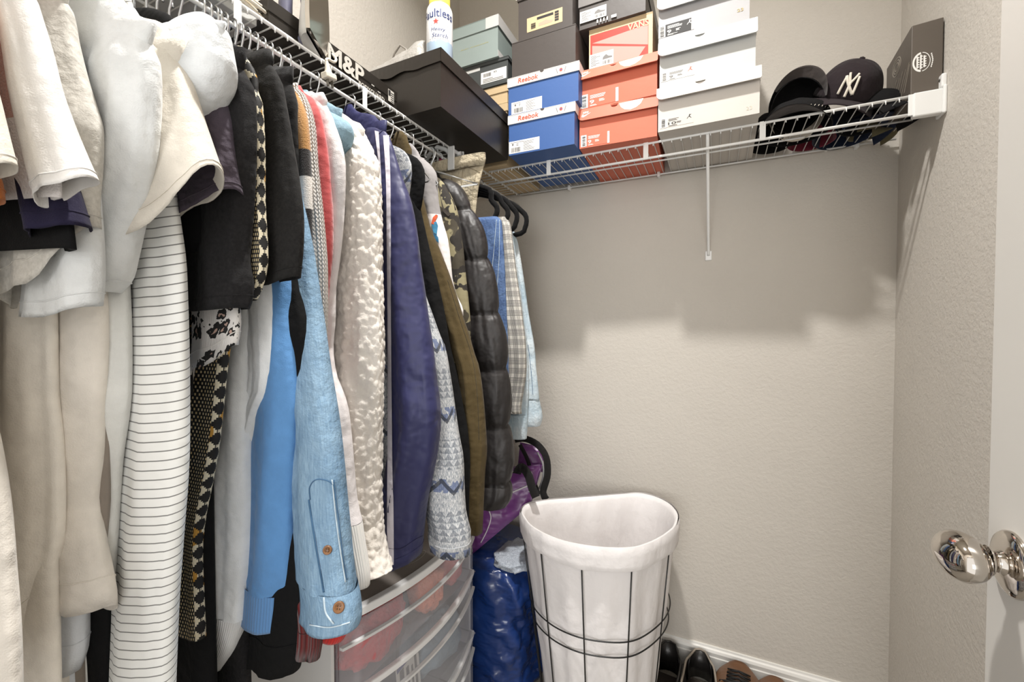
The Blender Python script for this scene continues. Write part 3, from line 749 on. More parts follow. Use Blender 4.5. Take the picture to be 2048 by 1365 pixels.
def mat_leopard(name):
    n = Nodes(name); uvv, u, v = n.uv(); w = n.scalev(uvv, 13, 62, 1)
    w2 = n.n('VectorMath', {'operation': 'ADD'}, _0=w, _1=n.noise(n.scalev(uvv, 30, 140, 1), 1.0, 2, .5, 1)).outputs[0]
    vo = n.n('TexVoronoi', Vector=w2, Scale=1.0); d = vo.outputs['Distance']
    c = n.ramp(d, [(0, srgb(190, 160, 146)), (.16, srgb(22, 20, 20)), (.42, srgb(226, 222, 218))], 'CONSTANT')
    n.p('Base Color', c); n.p('Roughness', .7); n.p('Normal', n.bump(n.noise(n.scalev(uvv, 300, 30, 1), 1.0, 2), .4, .006)); return n.mat
def mat_camo(name):
    n = Nodes(name); o = n.obj(); f = n.noise(o, 24, 2, .4); g = n.noise(n.scalev(o, 1.1, .9, 1), 29, 2, .4)
    c = n.mix(n.ramp(f, [(.52, (0, 0, 0)), (.53, (1, 1, 1))]), srgb(146, 138, 108), srgb(70, 64, 52))
    c = n.mix(n.ramp(g, [(.56, (0, 0, 0)), (.57, (1, 1, 1))]), c, srgb(46, 42, 38))
    n.p('Base Color', c); n.p('Roughness', .9); n.p('Normal', n.bump(n.noise(o, 18, 3), .3, .02)); return n.mat
def mat_check(name):
    "glen check: fine dark lines in two directions, grouped"
    n = Nodes(name); uvv, u, v = n.uv()
    U = n.math('MULTIPLY', u, .40)
    def grid(x, p1, w1, p2, w2):
        a = n.math('LESS_THAN', n.math('FRACT', n.math('DIVIDE', x, p1)), w1); b = n.math('LESS_THAN', n.math('FRACT', n.math('DIVIDE', x, p2)), w2)
        return n.math('MULTIPLY', a, b)
    f = n.math('MAXIMUM', grid(U, .0036, .45, .026, .68), grid(v, .0036, .45, .030, .66))
    n.p('Base Color', n.mix(n.math('MULTIPLY', f, .8), srgb(216, 212, 204), srgb(44, 44, 48))); n.p('Roughness', .9); return n.mat
def mat_aztec(name):
    n = Nodes(name); uvv, u, v = n.uv(); U = n.math('MULTIPLY', u, .24)
    heather = n.noise(n.scalev(uvv, 160, 120, 1), 1.0, 3, .7)
    base = n.mix(n.ramp(heather, [(.42, (0, 0, 0)), (.6, (1, 1, 1))]), srgb(150, 156, 164), srgb(224, 224, 224))
    P = .017
    tri = n.math('LESS_THAN', n.math('ABSOLUTE', n.math('SUBTRACT', n.math('FRACT', n.math('DIVIDE', U, P)), .5)), n.math('MULTIPLY', n.math('FRACT', n.math('DIVIDE', v, .013)), .5))
    zone = n.math('FRACT', n.math('DIVIDE', v, .15))
    zt = n.math('LESS_THAN', zone, .42)
    zz = n.math('LESS_THAN', n.math('ABSOLUTE', n.math('SUBTRACT', n.math('FRACT', n.math('DIVIDE', n.math('ADD', v, n.math('MULTIPLY', n.math('PINGPONG', U, .022), 1.2)), .075)), .5)), .07)
    c = n.mix(n.math('MULTIPLY', n.math('MULTIPLY', tri, zt), .6), base, srgb(92, 100, 112))
    zb = n.math('MULTIPLY', n.math('GREATER_THAN', zone, .55), n.math('LESS_THAN', zone, .74))
    c = n.mix(n.math('MULTIPLY', n.math('MULTIPLY', zb, n.math('GREATER_THAN', n.noise(n.scalev(uvv, 22, 50, 1), 1.0, 1), .48)), .75), c, srgb(84, 104, 150))
    c = n.mix(n.math('MULTIPLY', n.math('MULTIPLY', zz, n.math('SUBTRACT', 1, zt)), .85), c, srgb(58, 62, 72))
    n.p('Base Color', c); n.p('Roughness', .95); n.p('Normal', n.bump(heather, .5, .004)); return n.mat
def mat_rib(name, col, per=.004, depth=.6, across=True, dark=.75):
    "rib knit: fine vertical ridges"
    n = Nodes(name); uvv, u, v = n.uv(); U = n.math('MULTIPLY', u, .2)
    w = n.math('ABSOLUTE', n.math('SUBTRACT', n.math('FRACT', n.math('DIVIDE', U, per)), .5)); c = srgb(*col)
    n.p('Base Color', n.mix(n.math('MULTIPLY', w, 2), c, tuple(x * dark for x in c[:3]) + (1,))); n.p('Roughness', .95); n.p('Sheen Weight', .2)
    n.p('Normal', n.bump(w, depth, .004)); return n.mat
def mat_cable(name, col):
    n = Nodes(name); uvv, u, v = n.uv(); U = n.math('MULTIPLY', u, .2)
    ph = n.math('SINE', n.math('ADD', n.math('MULTIPLY', v, 900), n.math('MULTIPLY', n.math('PINGPONG', U, .004), 900)))
    cv = n.math('ABSOLUTE', n.math('SINE', n.math('MULTIPLY', U, 390)))
    h = n.math('ADD', n.math('MULTIPLY', ph, .35), cv); c = srgb(*col)
    n.p('Base Color', n.mix(n.ramp(h, [(.0, (0, 0, 0)), (.9, (1, 1, 1))]), tuple(x * .72 for x in c[:3]) + (1,), c)); n.p('Roughness', .95)
    n.p('Normal', n.bump(h, .8, .005)); return n.mat
def mat_denim(name, c1, c2, streak=1.0, seed=0):
    n = Nodes(name); uvv, u, v = n.uv(); o = n.obj()
    f = n.noise(n.scalev(uvv, 120, 34, 1), 1.0, 5, .7); g = n.noise(o, 9 + seed, 3, .5)
    t = n.math('ADD', n.math('MULTIPLY', f, .55), n.math('MULTIPLY', g, .55))
    n.p('Base Color', n.mix(n.ramp(t, [(.36, (0, 0, 0)), (.70, (1, 1, 1))]), srgb(*c1), srgb(*c2))); n.p('Roughness', .85); n.p('Specular IOR Level', .2)
    w1 = n.bump(n.noise(o, 22, 4, .6), .45, .02); n.p('Normal', n.bump(n.noise(o, 700, 2), .3, .002, w1)); return n.mat
def mat_raglan(name):
    n = Nodes(name); uvv, u, v = n.uv()
    c = n.ramp(v, [(0, srgb(150, 146, 146)), (.235, srgb(232, 226, 224))], 'CONSTANT'); n.p('Base Color', c); n.p('Roughness', .9); n.p('Sheen Weight', .2)
    n.p('Normal', n.bump(n.noise(n.obj(), 16, 3), .3, .03)); return n.mat
def mat_track(name):
    "navy knit with lengthwise white stripes down the sleeve"
    n = Nodes(name); uvv, u, v = n.uv()
    def st(c, w): return n.math('LESS_THAN', n.math('ABSOLUTE', n.math('SUBTRACT', u, c)), w)
    n.p('Base Color', srgb(38, 40, 84)); n.p('Roughness', .55); n.p('Sheen Weight', .08)
    n.p('Normal', n.bump(n.noise(n.obj(), 11, 3, .5), .6, .035)); return n.mat
TRK = (.655, .0042, .695, .013)

# ------------------------------------------------------------------ cloth geometry
RX = SX - .004                                      # rail axis in plan
def frame(y, psi):
    "vertical plane of a hanging garment: passes through (-.53, y), turned by psi"
    return V((cos(psi), -sin(psi))), V((sin(psi), cos(psi))), V((-.53, y))
def PSI(y): return -8 if y < .2 else (-8 + 20 * (y - .2) / .25 if y < .45 else 12)
def AMPK(y): return min(1.0, .45 + .7 * y)
def loft(name, rows, y, psi, mat, parent, nphi=44, amp=.005, seed=0, hem=None, lip=True, sup=2.0, vf=4.0, cap=False, fold=None, n_u=1.3, disp=None):
    """rows: (s, z, a, b): offset along the garment plane, height, half width in the plane, half thickness.
    hem: drop of the lower edge (outer, near, inner, far)."""
    e1, e2, C0 = frame(y, psi); R = len(rows); vs = []; uvs = []; fs = []
    v = 0.0; zl = rows[-1][1]; zt = rows[0][1]
    for i, (s, z, a, b) in enumerate(rows):
        if i: v += hypot(z - rows[i - 1][1], s - rows[i - 1][0])
        t = i / (R - 1)
        w = min(1, t * 5) * (.4 + .6 * t)
        for k in range(nphi):
            ph = 2 * pi * k / nphi; c, q = cos(ph), sin(ph)
            ca = abs(c) ** (2 / sup) * (1 if c >= 0 else -1); cq = abs(q) ** (2 / sup) * (1 if q >= 0 else -1)
            d = amp * w * (noise.noise(V((c * n_u * 1.6 + seed * 7.1, q * n_u * 1.6, z * vf * .6))) * 1.3 + .6 * noise.noise(V((c * n_u * 3 + seed * 3.3, q * n_u * 3 + 9, z * vf * 2))) + .25 * noise.noise(V((c * n_u * 5 + seed, q * n_u * 5 + 4, z * vf * 5))))
            if not disp: d += amp * .75 * w * sin(5 * ph + seed + 3.2 * noise.noise(V((z * 2.2, seed * 1.7, 0)))) * (.4 + .6 * noise.noise(V((z * 3.1, seed * 2.3, 5))))
            d *= AMPK(y) * (.3 + .7 * max(0, -q) ** .7)
            if fold: d += fold(ph, t)
            if disp: d += disp(ph, v, t)
            # outward normal of the ellipse
            nx, ny = c / max(a, .004), q / max(b, .004); l = hypot(nx, ny); nx /= l; ny /= l
            zz = z
            if hem:
                ho, hn, hi, hf = hem; hh = (ho * max(c, 0) ** 2 + hi * max(-c, 0) ** 2 + hn * max(-q, 0) ** 2 + hf * max(q, 0) ** 2)
                tt = max(0, (t - .55) / .45); zz = z - hh * tt * tt
            p = C0 + e1 * (s + a * ca + nx * d) + e2 * (b * cq + ny * d)
            vs.append((p.x, p.y, zz)); uvs.append((k / nphi, v))
    for i in range(R - 1):
        for k in range(nphi):
            l = (k + 1) % nphi; fs.append((i * nphi + k, (i + 1) * nphi + k, (i + 1) * nphi + l, i * nphi + l))
    if lip:   # turned-in hem
        base = (R - 1) * nphi
        for (f_, up_, rb) in ((.96, .0008, base), (.90, 0, max(0, R - 4) * nphi)):
            cx = sum(vs[rb + k][0] for k in range(nphi)) / nphi; cy = sum(vs[rb + k][1] for k in range(nphi)) / nphi
            for k in range(nphi):
                x, yy, zz = vs[rb + k]
                vs.append((cx + (x - cx) * f_, cy + (yy - cy) * f_, zz + up_)); uvs.append((k / nphi, v + .002))
        for j in range(2):
            A_, B_ = (base, R * nphi) if j == 0 else (R * nphi, (R + 1) * nphi)
            for k in range(nphi):
                l = (k + 1) % nphi; fs.append((A_ + k, B_ + k, B_ + l, A_ + l))
    if cap: fs.append(tuple(range(nphi))); 
    return mk(name, vs, fs, mat, parent, True, uvs)
def lin(x, t): return x if not isinstance(x, (tuple, list)) else (x[0] + (x[1] - x[0]) * t if len(x) == 2 else spline([(q,) for q in x], 21)[min(20, int(round(t * 20)))][0])
def tube_rows(edge, y, psi, a, b, n):
    e1, e2, C0 = frame(y, psi); rows = []
    pts = spline(edge, n)
    for i, (px, py) in enumerate(pts):
        t = i / (n - 1); A_, B_ = lin(a, t), lin(b, t)
        d = ray(px, py); nn = V((d.y, -d.x)).normalized()
        su = sqrt((A_ * nn.dot(e1)) ** 2 + (B_ * nn.dot(e2)) ** 2)
        s = (-su - nn.dot(C0)) / nn.dot(e1)
        tp = C0 + e1 * (s + A_ * A_ * nn.dot(e1) / su) + e2 * (B_ * B_ * nn.dot(e2) / su)
        rows.append((s, H + d.z * tp.length / hypot(d.x, d.y), A_, B_))
    return rows
def body_rows(edge, y, psi, b, n, tail=None, neck=True, srod=None):
    "rows centred on the hanger; edge is the outer silhouette; tail: (half width, z) pairs further down"
    e1, e2, C0 = frame(y, psi)
    sr = (RX - C0.x) / e1.x if srod is None else srod
    c = C0 + e1 * sr; raw = []
    for (px, py) in edge:
        d = ray(px, py); nn = V((d.y, -d.x)).normalized()
        m = -nn.dot(c); A_ = sqrt(max(m * m - (b * nn.dot(e2)) ** 2, .0009)) / nn.dot(e1) if m > 0 else .03
        tp = c + e1 * A_; raw.append((max(A_, .03), H + d.z * tp.length / hypot(d.x, d.y)))
    if neck:
        zt = raw[0][1]; a0 = raw[0][0]
        pre = [(min(.035, a0 * .4), zt + .022), (min(.06, a0 * .75), zt + .014)]
        raw = pre + raw
    raw += tail or []
    out = [raw[0]]
    for r in raw[1:]:
        if r[1] < out[-1][1] - .002: out.append(r)
    pts = spline(out, n)
    nn_ = len(pts)
    return [(sr, z, a, b * min(1, .35 + 2.2 * i / nn_)) for i, (a, z) in enumerate(pts)]
GARMENTS = []
def hanger(y, psi, label, kind='wire', mat=None, zs=None):
    e1, e2, C0 = frame(y, psi); sr = (RX + .004 - C0.x) / e1.x; c = C0 + e1 * sr
    zr = RODZ
    P = lambda s, z, q=0: V((c.x + e1.x * s + e2.x * q, c.y + e1.y * s + e2.y * q, z))
    t = thing('wire_hanger' if kind == 'wire' else 'velvet_hanger', label, 'hanger', P(0, zr + .008), 'hangers on the rail')
    r = .0019 if kind == 'wire' else .0022
    rr = .0185; pts = []
    for k in range(15):
        a = radians(-35 + 225 * k / 14); pts.append(P(-rr * cos(a), zr - .0095 + rr * sin(a)))
    zs = min(zr - .055, zs or 9)
    pts = pts[::1] + [P(rr * .9, zr - .022), P(.004, zr - .040), P(0, zs)]
    MB().tube(pts, r, 8).build('hook', mat, t, True)
    arm = .105; dr = .090
    pts = [P(0, zs), P(.03, zs - .006), P(arm, zs - dr), P(arm - .006, zs - dr - .006), P(-arm + .006, zs - dr - .006), P(-arm, zs - dr), P(-.03, zs - .006), P(0, zs)]
    MB().tube(pts, r * (1 if kind == 'wire' else 2.2), 6).build('shoulder_bar', mat, t, True)
    return t
M_chrome = plain('chrome_wire', (205, 208, 210), .22, 1)
_seed = [0]
def garment(name, label, cat, y, psi, mat, top, sleeve, sa=.05, sb=.022, hem=None, hemz=.95, bb=.018, smat=None, cuff=None, amp=.005, bamp=.004, srows=40, tail=None, bodytail=True, body=True, bside=None, hang=True, bmat=None, sname='sleeve', nphi=44, group='clothes hanging on the rail', disp=None, sup=2.0, bhem=None, vf=4.0, bw=.62):
    """top: outer silhouette of the body from neck to shoulder; sleeve: outer silhouette from shoulder to cuff; both in photo pixels."""
    _seed[0] += 1; sd = _seed[0]
    psi = radians(PSI(y) if y < .45 else psi)
    e1, e2, C0 = frame(y, psi); sr = (RX - C0.x) / e1.x; c = C0 + e1 * sr
    g = thing(name, label, cat, (c.x, c.y, hemz), group)
    if sleeve and top and len(top) > 1: sleeve = [q for q in list(top)[-2:] if q[1] < sleeve[0][1] + 2 and q[0] < sleeve[0][0] + 1 and hypot(q[0] - sleeve[0][0], q[1] - sleeve[0][1]) > 3] + list(sleeve)
    trows = tube_rows(sleeve, y, psi, sa, sb, srows) if sleeve else None
    if trows:   # sink the sleeve head into the shoulder
        for k in range(7):
            q = 1 - k / 7.0; s_, z_, a_, b_ = trows[k]; sk = .002; trows[k] = (s_ - sk * q, z_ + .002 * q, a_ * (1 - .25 * q), b_ * (1 - .65 * q))
    if body:
        if trows:
            hw = trows[0][0] - sr + .2 * trows[0][2]
            zs = trows[0][1]; hw = max(.06, min(hw, .22)); xs = [(hw, zs - .03), (hw * bw, zs - .20), (hw * bw, hemz)] if bside is None else []
        else: xs = tail or []
        if top is None:
            hw = .13; rows = [(sr, z_, a_, bb * min(1, .35 + 2.2 * i / 44)) for i, (a_, z_) in enumerate(spline([(.03, 1.690), (.07, 1.675), (.11, 1.65), (hw, 1.61), (hw * .9, 1.54), (hw * bw, 1.42), (hw * bw, hemz)], 44))]
        else: rows = body_rows(list(top) + list(bside or []), y, psi, bb, 44, (tail or []) if bside else xs)
        if cat not in ('trousers',): pass
        ztop_ = rows[0][1]
        bo = loft('body', rows, y, psi, bmat or mat, g, 56, bamp, sd + 40, hem=bhem, cap=True, sup=2.4, vf=3)
    if trows:
        so = loft(sname, trows, y, psi, smat or mat, g, nphi, amp, sd, hem=hem, lip=cuff is None, cap=True, disp=disp, sup=sup, vf=vf)
        if cuff is None and not disp and hem is not None:      # stitched hem line
            R_ = len(trows); nv = so.data.vertices; base = int(R_ * (.93 if y < .45 else .95)) * nphi
            cx = sum(nv[base + k].co.x for k in range(nphi)) / nphi; cy = sum(nv[base + k].co.y for k in range(nphi)) / nphi
            ring = [V((cx + (nv[base + k].co.x - cx) * 1.004, cy + (nv[base + k].co.y - cy) * 1.012, nv[base + k].co.z)) for k in range(nphi)]
            MB().tube(ring, .00065, 5, closed=True).build('hem_stitch', smat or mat, g, True)
    if cuff:
        ce, ca, cb, cm = cuff[:4]
        rows = tube_rows(ce, y, psi, ca, cb, 14)
        loft('cuff', rows, y, psi, cm, g, 44, amp * .35, sd, hem=cuff[4] if len(cuff) > 4 else None)
    if hang: hanger(y, psi, 'chrome wire hanger holding the ' + HNAME(label), 'wire', M_chrome, zs=ztop_ - .012 if body else None)
    GARMENTS.append(g)
    return g
def HNAME(l):
    w = l.replace(',', '').split()[:8]
    while w[-1] in ('with', 'a', 'the', 'and', 'of', 'on', 'its', 'below', 'behind', 'two', 'by', 'to', 'in', 'at', 'under', 'long', 'last', 'just', 'above', 'beside', 'between', 'coloured', 'small'): w.pop()
    return ' '.join(w)

def ribbon(obj_, left, right, mat, parent, name, n=60, off=.0012):
    vs = []; fs = []; L = spline(left, n); R_ = spline(right, n); idx = []
    for a, b in zip(L, R_):
        row = []
        for k in range(4):
            q = (a[0] + (b[0] - a[0]) * k / 3, a[1] + (b[1] - a[1]) * k / 3); p, nn = surf_pt(obj_, *q, off)
            if p is None: row = None; break
            row.append(p)
        if row: idx.append(len(vs)); vs += row
    for i in range(len(idx) - 1):
        for k in range(3): fs.append((idx[i] + k, idx[i + 1] + k, idx[i + 1] + k + 1, idx[i] + k + 1))
    if fs: mk(name, vs, fs, mat, parent, True)
# ------------------------------------------------------------------ the clothes, from the door to the back wall
F_crew = fab('cloth_bright_white', (240, 242, 243)); F_white = fab('cloth_white', (224, 221, 217)); F_white2 = fab('cloth_cool_white', (220, 222, 222), wscale=18); F_cream = fab('cloth_cream', (222, 215, 203), wr=.22, wscale=20)
F_ivory = fab('cloth_ivory', (234, 227, 217), wr=.4); F_beige = fab('cloth_beige', (236, 229, 218), wr=.4); F_heather = fab('cloth_heather', (206, 202, 194), wr=.3, col2=(190, 186, 178), wscale=24)
F_taupe = fab('cloth_taupe', (142, 132, 122)); F_gw = fab('cloth_grey_white', (224, 224, 220)); F_bw = fab('cloth_blue_white', (226, 230, 236))
F_pink = fab('cloth_dusty_pink', (198, 158, 146)); F_orange = fab('cloth_rust', (176, 104, 52)); F_navy = fab('cloth_navy_black', (34, 30, 54), sheen=.05); F_blk = fab('cloth_black', (14, 14, 15), sheen=.0); F_blk2 = fab('cloth_faded_black', (34, 33, 34), col2=(24, 23, 24), wr=.5, sheen=.02)
F_plum = fab('cloth_charcoal_plum', (76, 68, 78), sheen=.05, wr=.6, wscale=22); F_bden = fab('cloth_black_denim', (36, 35, 34), col2=(25, 24, 24), sheen=.02); F_velvet = fab('cloth_black_velvet', (24, 22, 22), sheen=.1, col2=(12, 11, 11)); F_lblue = fab('cloth_sky_blue', (98, 148, 202)); F_red = fab('cloth_red_fleece', (184, 76, 76), sheen=.4); F_pw = fab('cloth_pinkish_white', (228, 222, 222))
F_olive = fab('cloth_olive', (82, 69, 43), sheen=.05); F_puff = None; F_sherpa = fab('cloth_sherpa', (238, 231, 222), rough=1.0, wr=.1, weave=.25, sheen=.1, wscale=60)
F_maroon = mat_rib('cloth_maroon_rib', (104, 22, 22), .006, .9, dark=.35); F_redrib = mat_rib('cloth_red_rib', (214, 38, 32), .0045, .6)
F_ribw = mat_rib('cloth_white_rib', (236, 234, 230), .0045, .5, dark=.85); F_ribb = mat_rib('cloth_blue_rib', (98, 146, 200), .0035, .4, dark=.85); F_ribc = mat_rib('cloth_white_cuff', (240, 240, 240), .0030, .35, dark=.9)
F_stripe = mat_stripes('cloth_pinstripe', (243, 243, 240), (134, 134, 132), .0110, .13, .006)
F_eth = mat_ethnic('cloth_snake_geometric'); F_leo = mat_leopard('cloth_leopard'); F_camo = mat_camo('cloth_camouflage'); F_aztec = mat_aztec('cloth_aztec_knit'); F_cable = mat_cable('cloth_cable_knit', (232, 226, 220)); F_track = mat_track('cloth_track'); F_raglan = mat_raglan('cloth_raglan')
F_denim = mat_denim('denim_light', (88, 122, 154), (150, 178, 200)); F_denim2 = mat_denim('denim_faded', (120, 150, 166), (150, 176, 190), seed=3)
F_rugby = mat_bands('cloth_rugby', [(0, (182, 134, 76)), (.26, (38, 34, 34)), (.32, (226, 220, 214)), (.39, (38, 34, 34)), (.455, (220, 214, 210)), (.53, (120, 30, 36))], .75)

garment('tee_shirt', 'cream tee shirt sleeve nearest the door, cut by the left edge', 'shirt', .122, 10, F_cream, None, [(-50, -60), (-20, 120), (2, 195), (16, 250), (30, 305), (40, 340)], .045, .016, (.0, .012, .03, .0), 1.40, hang=False)
garment('rust_shirt', 'rust orange shirt showing a sliver below the first cream tee', 'shirt', .136, 10, F_orange, None, [(-55, -50), (-30, 200), (-8, 320), (8, 370), (13, 405)], .040, .012, (0, .0, .0, 0), 1.37, hang=False)
garment('color_block_tee', 'white tee shirt with a dusty pink block on its body', 'shirt', .165, 12, F_white, [(10, -140), (45, -60), (62, -20)], [(64, -30), (90, 50), (108, 110), (127, 185), (152, 255), (178, 318), (200, 366)], (.018, .030), (.011, .016), (.0, .010, .02, .0), 1.36, bmat=mat_bands('cloth_colour_block', [(0, (190, 146, 134)), (.19, (222, 216, 213))], 1.0), hang=False, bb=.010, amp=.004, bside=[(50, 40), (70, 110), (95, 190), (115, 260), (123, 395)])
garment('navy_tee', 'dark navy tee shirt with folded sleeve below the colour-block tee', 'shirt', .180, 12, F_navy, [(10, -120), (30, -80)], [(60, -60), (75, 100), (110, 220), (135, 310), (154, 356), (168, 402), (186, 462)], (.016, .026), (.010, .020), (0, .006, .010, .0), 1.31, bmat=F_blk, bb=.015, bside=[(60, 0), (100, 200), (136, 380), (151, 498)], hang=False, amp=.006)
garment('heather_tee', 'oatmeal heather tee shirt with a shoulder seam and slack sleeve', 'shirt', .199, 12, F_heather, [(90, -120), (120, -60), (135, -5)], [(134, -8), (150, 40), (160, 95), (178, 165), (197, 225), (207, 265), (206, 340), (201, 410), (204, 462)], (.040, .060), (.016, .024), (0, .055, .075, 0), 1.28, amp=.008, hang=False)
garment('thin_white_tee', 'thin white tee shirt with a crumpled sleeve hem under the oatmeal one', 'shirt', .205, 12, F_white2, None, [(125, -20), (165, 120), (190, 260), (205, 420), (211, 540), (208, 612)], (.035, .052), (.012, .020), (0, .012, .01, 0), 1.25, amp=.009, hang=False)
garment('beige_long_shirt', 'long beige shirt hanging in soft folds at the lower left', 'shirt', .214, 12, F_beige, None, [(80, -20), (95, 150), (108, 350), (112, 500), (120, 640), (123, 780), (130, 860), (134, 950), (134, 1010), (131, 1080), (120, 1134), (107, 1210)], (.04, .062), (.014, .022), (0, .05, .12, 0), .72, bw=1.0, amp=.010, vf=2.0, hang=False)
garment('ivory_long_shirt', 'long ivory shirt at the bottom left corner, nearest of the long ones', 'shirt', .150, 10, F_ivory, None, [(-60, -100), (-60, 200), (-52, 500), (-22, 760), (6, 880), (26, 1000), (38, 1150), (45, 1250), (49, 1420)], (.04, .06), (.012, .020), None, .6, amp=.008, vf=2.0, hang=False)
garment('pale_blue_white_shirt', 'pale bluish white long shirt with folded cuff low behind the beige ones', 'shirt', .243, 12, F_bw, None, [(120, 0), (140, 250), (160, 500), (172, 700), (172, 900), (175, 1100), (180, 1235), (177, 1290), (168, 1322)], (.035, .045), (.012, .020), (0, .005, -.03, 0), .8, amp=.007, vf=2.5, hang=False)
garment('white_drape_tee', 'smooth bright white tee shirt with a long twisted sleeve', 'shirt', .236, 12, F_white2, [(215, -60), (246, 2), (266, 12), (284, 40), (304, 78)], [(304, 72), (318, 108), (325, 170), (323, 260), (319, 320), (306, 395), (290, 455), (275, 520), (264, 560), (240, 588)], (.05, .052), (.018, .026), (0, .010, -.03, 0), 1.25, amp=.010, hang=False)
garment('taupe_long_shirt', 'taupe long shirt, a narrow dark strip between pale long sleeves', 'shirt', .249, 12, F_taupe, None, [(165, 20), (195, 250), (220, 480), (229, 640), (229, 760), (223, 900), (222, 1000), (214, 1100), (206, 1180)], .035, .010, None, .8, vf=2, hang=False)
garment('beige_long_sleeve', 'beige long-sleeved top with stitched hem hanging over the pale shirts', 'shirt', .2375, 12, F_ivory, None, [(165, 20), (190, 250), (210, 480), (220, 640), (219, 745), (214, 811), (212, 890), (206, 980), (207, 1010), (215, 1067), (227, 1120), (234, 1160), (235, 1192)], (.035, .030, .028, .034, .058), (.012, .014, .026), (0, .004, .006, .03), .8, vf=2.5, hang=False)
garment('grey_white_shirt', 'greyish white long shirt just left of the pinstriped one', 'shirt', .256, 12, F_gw, None, [(210, 20), (235, 250), (255, 480), (264, 640), (265, 767), (260, 830), (249, 905), (243, 985), (238, 1080), (232, 1160)], .035, .016, None, .8, vf=2.5, hang=False)
garment('cream_flare_tee', 'cream tee shirt with wide flared sleeve and raised seam', 'shirt', .272, 12, F_cream, [(270, 40), (312, 43), (335, 52), (350, 80), (368, 118)], [(366, 112), (376, 140), (396, 192), (420, 265), (440, 320), (450, 348)], (.045, .085), (.020, .038), (.0, .075, .11, .02), 1.20, amp=.010)
garment('pinstripe_shirt', 'white long shirt with thin grey horizontal stripes', 'shirt', .284, 12, F_stripe, None, [(310, 60), (335, 250), (362, 440), (373, 520), (377, 600), (380, 700), (381, 850), (378, 950), (372, 1030), (365, 1120), (358, 1220), (352, 1400)], (.04, .062, .075), (.014, .026), None, .62, amp=.006, vf=2.5)
garment('white_satin_hoodie', 'glossy white sweatshirt with puffed sleeve below the rail', 'sweatshirt', .300, 12, fab('cloth_satin_white', (220, 223, 225), 1.20, wr=.35, wscale=18), [(345, 48), (400, 40), (432, 41), (449, 55)], [(446, 50), (462, 78), (471, 120), (476, 155), (471, 185), (456, 215), (440, 240), (424, 262), (410, 300)], (.05, .06, .05), (.022, .035, .025), (0, 0, 0, 0), 1.0, amp=.008)
garment('plum_charcoal_tee', 'charcoal plum tee shirt with overlocked sleeve opening', 'shirt', .318, 12, F_plum, [(400, 60), (430, 110)], [(430, 120), (452, 180), (467, 235), (475, 290), (484, 360), (489, 392)], (.04, .062), (.015, .032), (0, .028, .045, .012), 1.20, amp=.008)
garment('black_inner_tee', 'black tee shirt with white sleeve stitching under the plum one', 'shirt', .327, 12, F_blk, None, [(400, 140), (412, 250), (422, 350), (430, 440), (428, 480), (418, 510)], (.035, .045), (.012, .018), (0, .006, 0, 0), 1.20, amp=.006)
garment('faded_black_tee', 'faded black tee shirt with bunched sleeve end', 'shirt', .338, 12, F_blk2, [(440, 70), (470, 92), (488, 130)], [(486, 124), (502, 162), (511, 195), (514, 260), (512, 350), (506, 450), (501, 520), (508, 565), (506, 600), (500, 618)], (.045, .050, .062), (.018, .026), (0, .004, -.01, 0), 1.15, amp=.008)
garment('leopard_top', 'leopard print top peeking out under the faded black sleeve', 'blouse', .348, 12, F_leo, None, [(440, 140), (460, 350), (472, 500), (482, 610), (484, 650), (479, 690)], (.035, .055), (.012, .018), (0, .03, .055, 0), 1.15, amp=.007)
garment('snake_print_dress', 'long black dress with cream and gold geometric print', 'dress', .360, 12, F_eth, [(470, 88), (488, 106), (503, 130), (514, 150)], [(512, 148), (522, 185), (528, 240), (531, 320), (531, 400), (535, 470), (537, 520), (531, 560), (516, 600)], (.045, .05), (.014, .016), (0, 0, 0, 0), .55, bside=[(515, 200), (505, 380), (480, 560), (460, 690), (452, 760), (445, 830), (437, 900), (425, 970), (410, 1050), (400, 1120), (386, 1200), (372, 1290)], bb=.018, bamp=.006)
garment('black_denim_tee', 'washed black twill tee shirt with stitched sleeve hem', 'shirt', .394, 12, F_bden, [(490, 100), (520, 108), (545, 128)], [(543, 124), (562, 155), (576, 220), (590, 300), (603, 380), (609, 440), (608, 500), (602, 556)], (.05, .065), (.016, .021), (0, .012, .02, 0), 1.15, amp=.006)
CREW = garment('white_crew_sweatshirt', 'white sweatshirt with a long ribbed cuff hanging low', 'sweatshirt', .402, 12, F_crew, None, [(500, 140), (515, 350), (520, 560), (516, 640), (512, 760), (511, 890), (513, 1000), (512, 1100), (504, 1218)], (.045, .055, .060, .056), (.016, .026, .028), None, .8, cuff=([(503, 1216), (492, 1250), (476, 1288), (455, 1322)], (.048, .036), (.026, .020), F_ribc), amp=.006, vf=2)
garment('white_zip_sweatshirt', 'second white sweatshirt with a bulging sleeve over the sky blue one', 'sweatshirt', .410, 12, F_crew, None, [(510, 140), (540, 350), (558, 560), (562, 650), (562, 740), (555, 785), (540, 815), (526, 858), (514, 892)], (.045, .045, .03), (.014, .020, .012), None, .8, amp=.006, vf=2)
SKY = garment('sky_blue_sweatshirt', 'sky blue sweatshirt with a ribbed cuff', 'sweatshirt', .422, 12, F_lblue, None, [(525, 150), (560, 350), (580, 520), (590, 640), (597, 740), (597, 840), (592, 950), (591, 1050), (588, 1150), (578, 1176)], (.045, .055), (.016, .026), None, .8, cuff=([(579, 1174), (577, 1205), (574, 1240)], (.056, .058), (.026, .026), F_ribb, (0, .01, .03, 0)), amp=.006, vf=2)
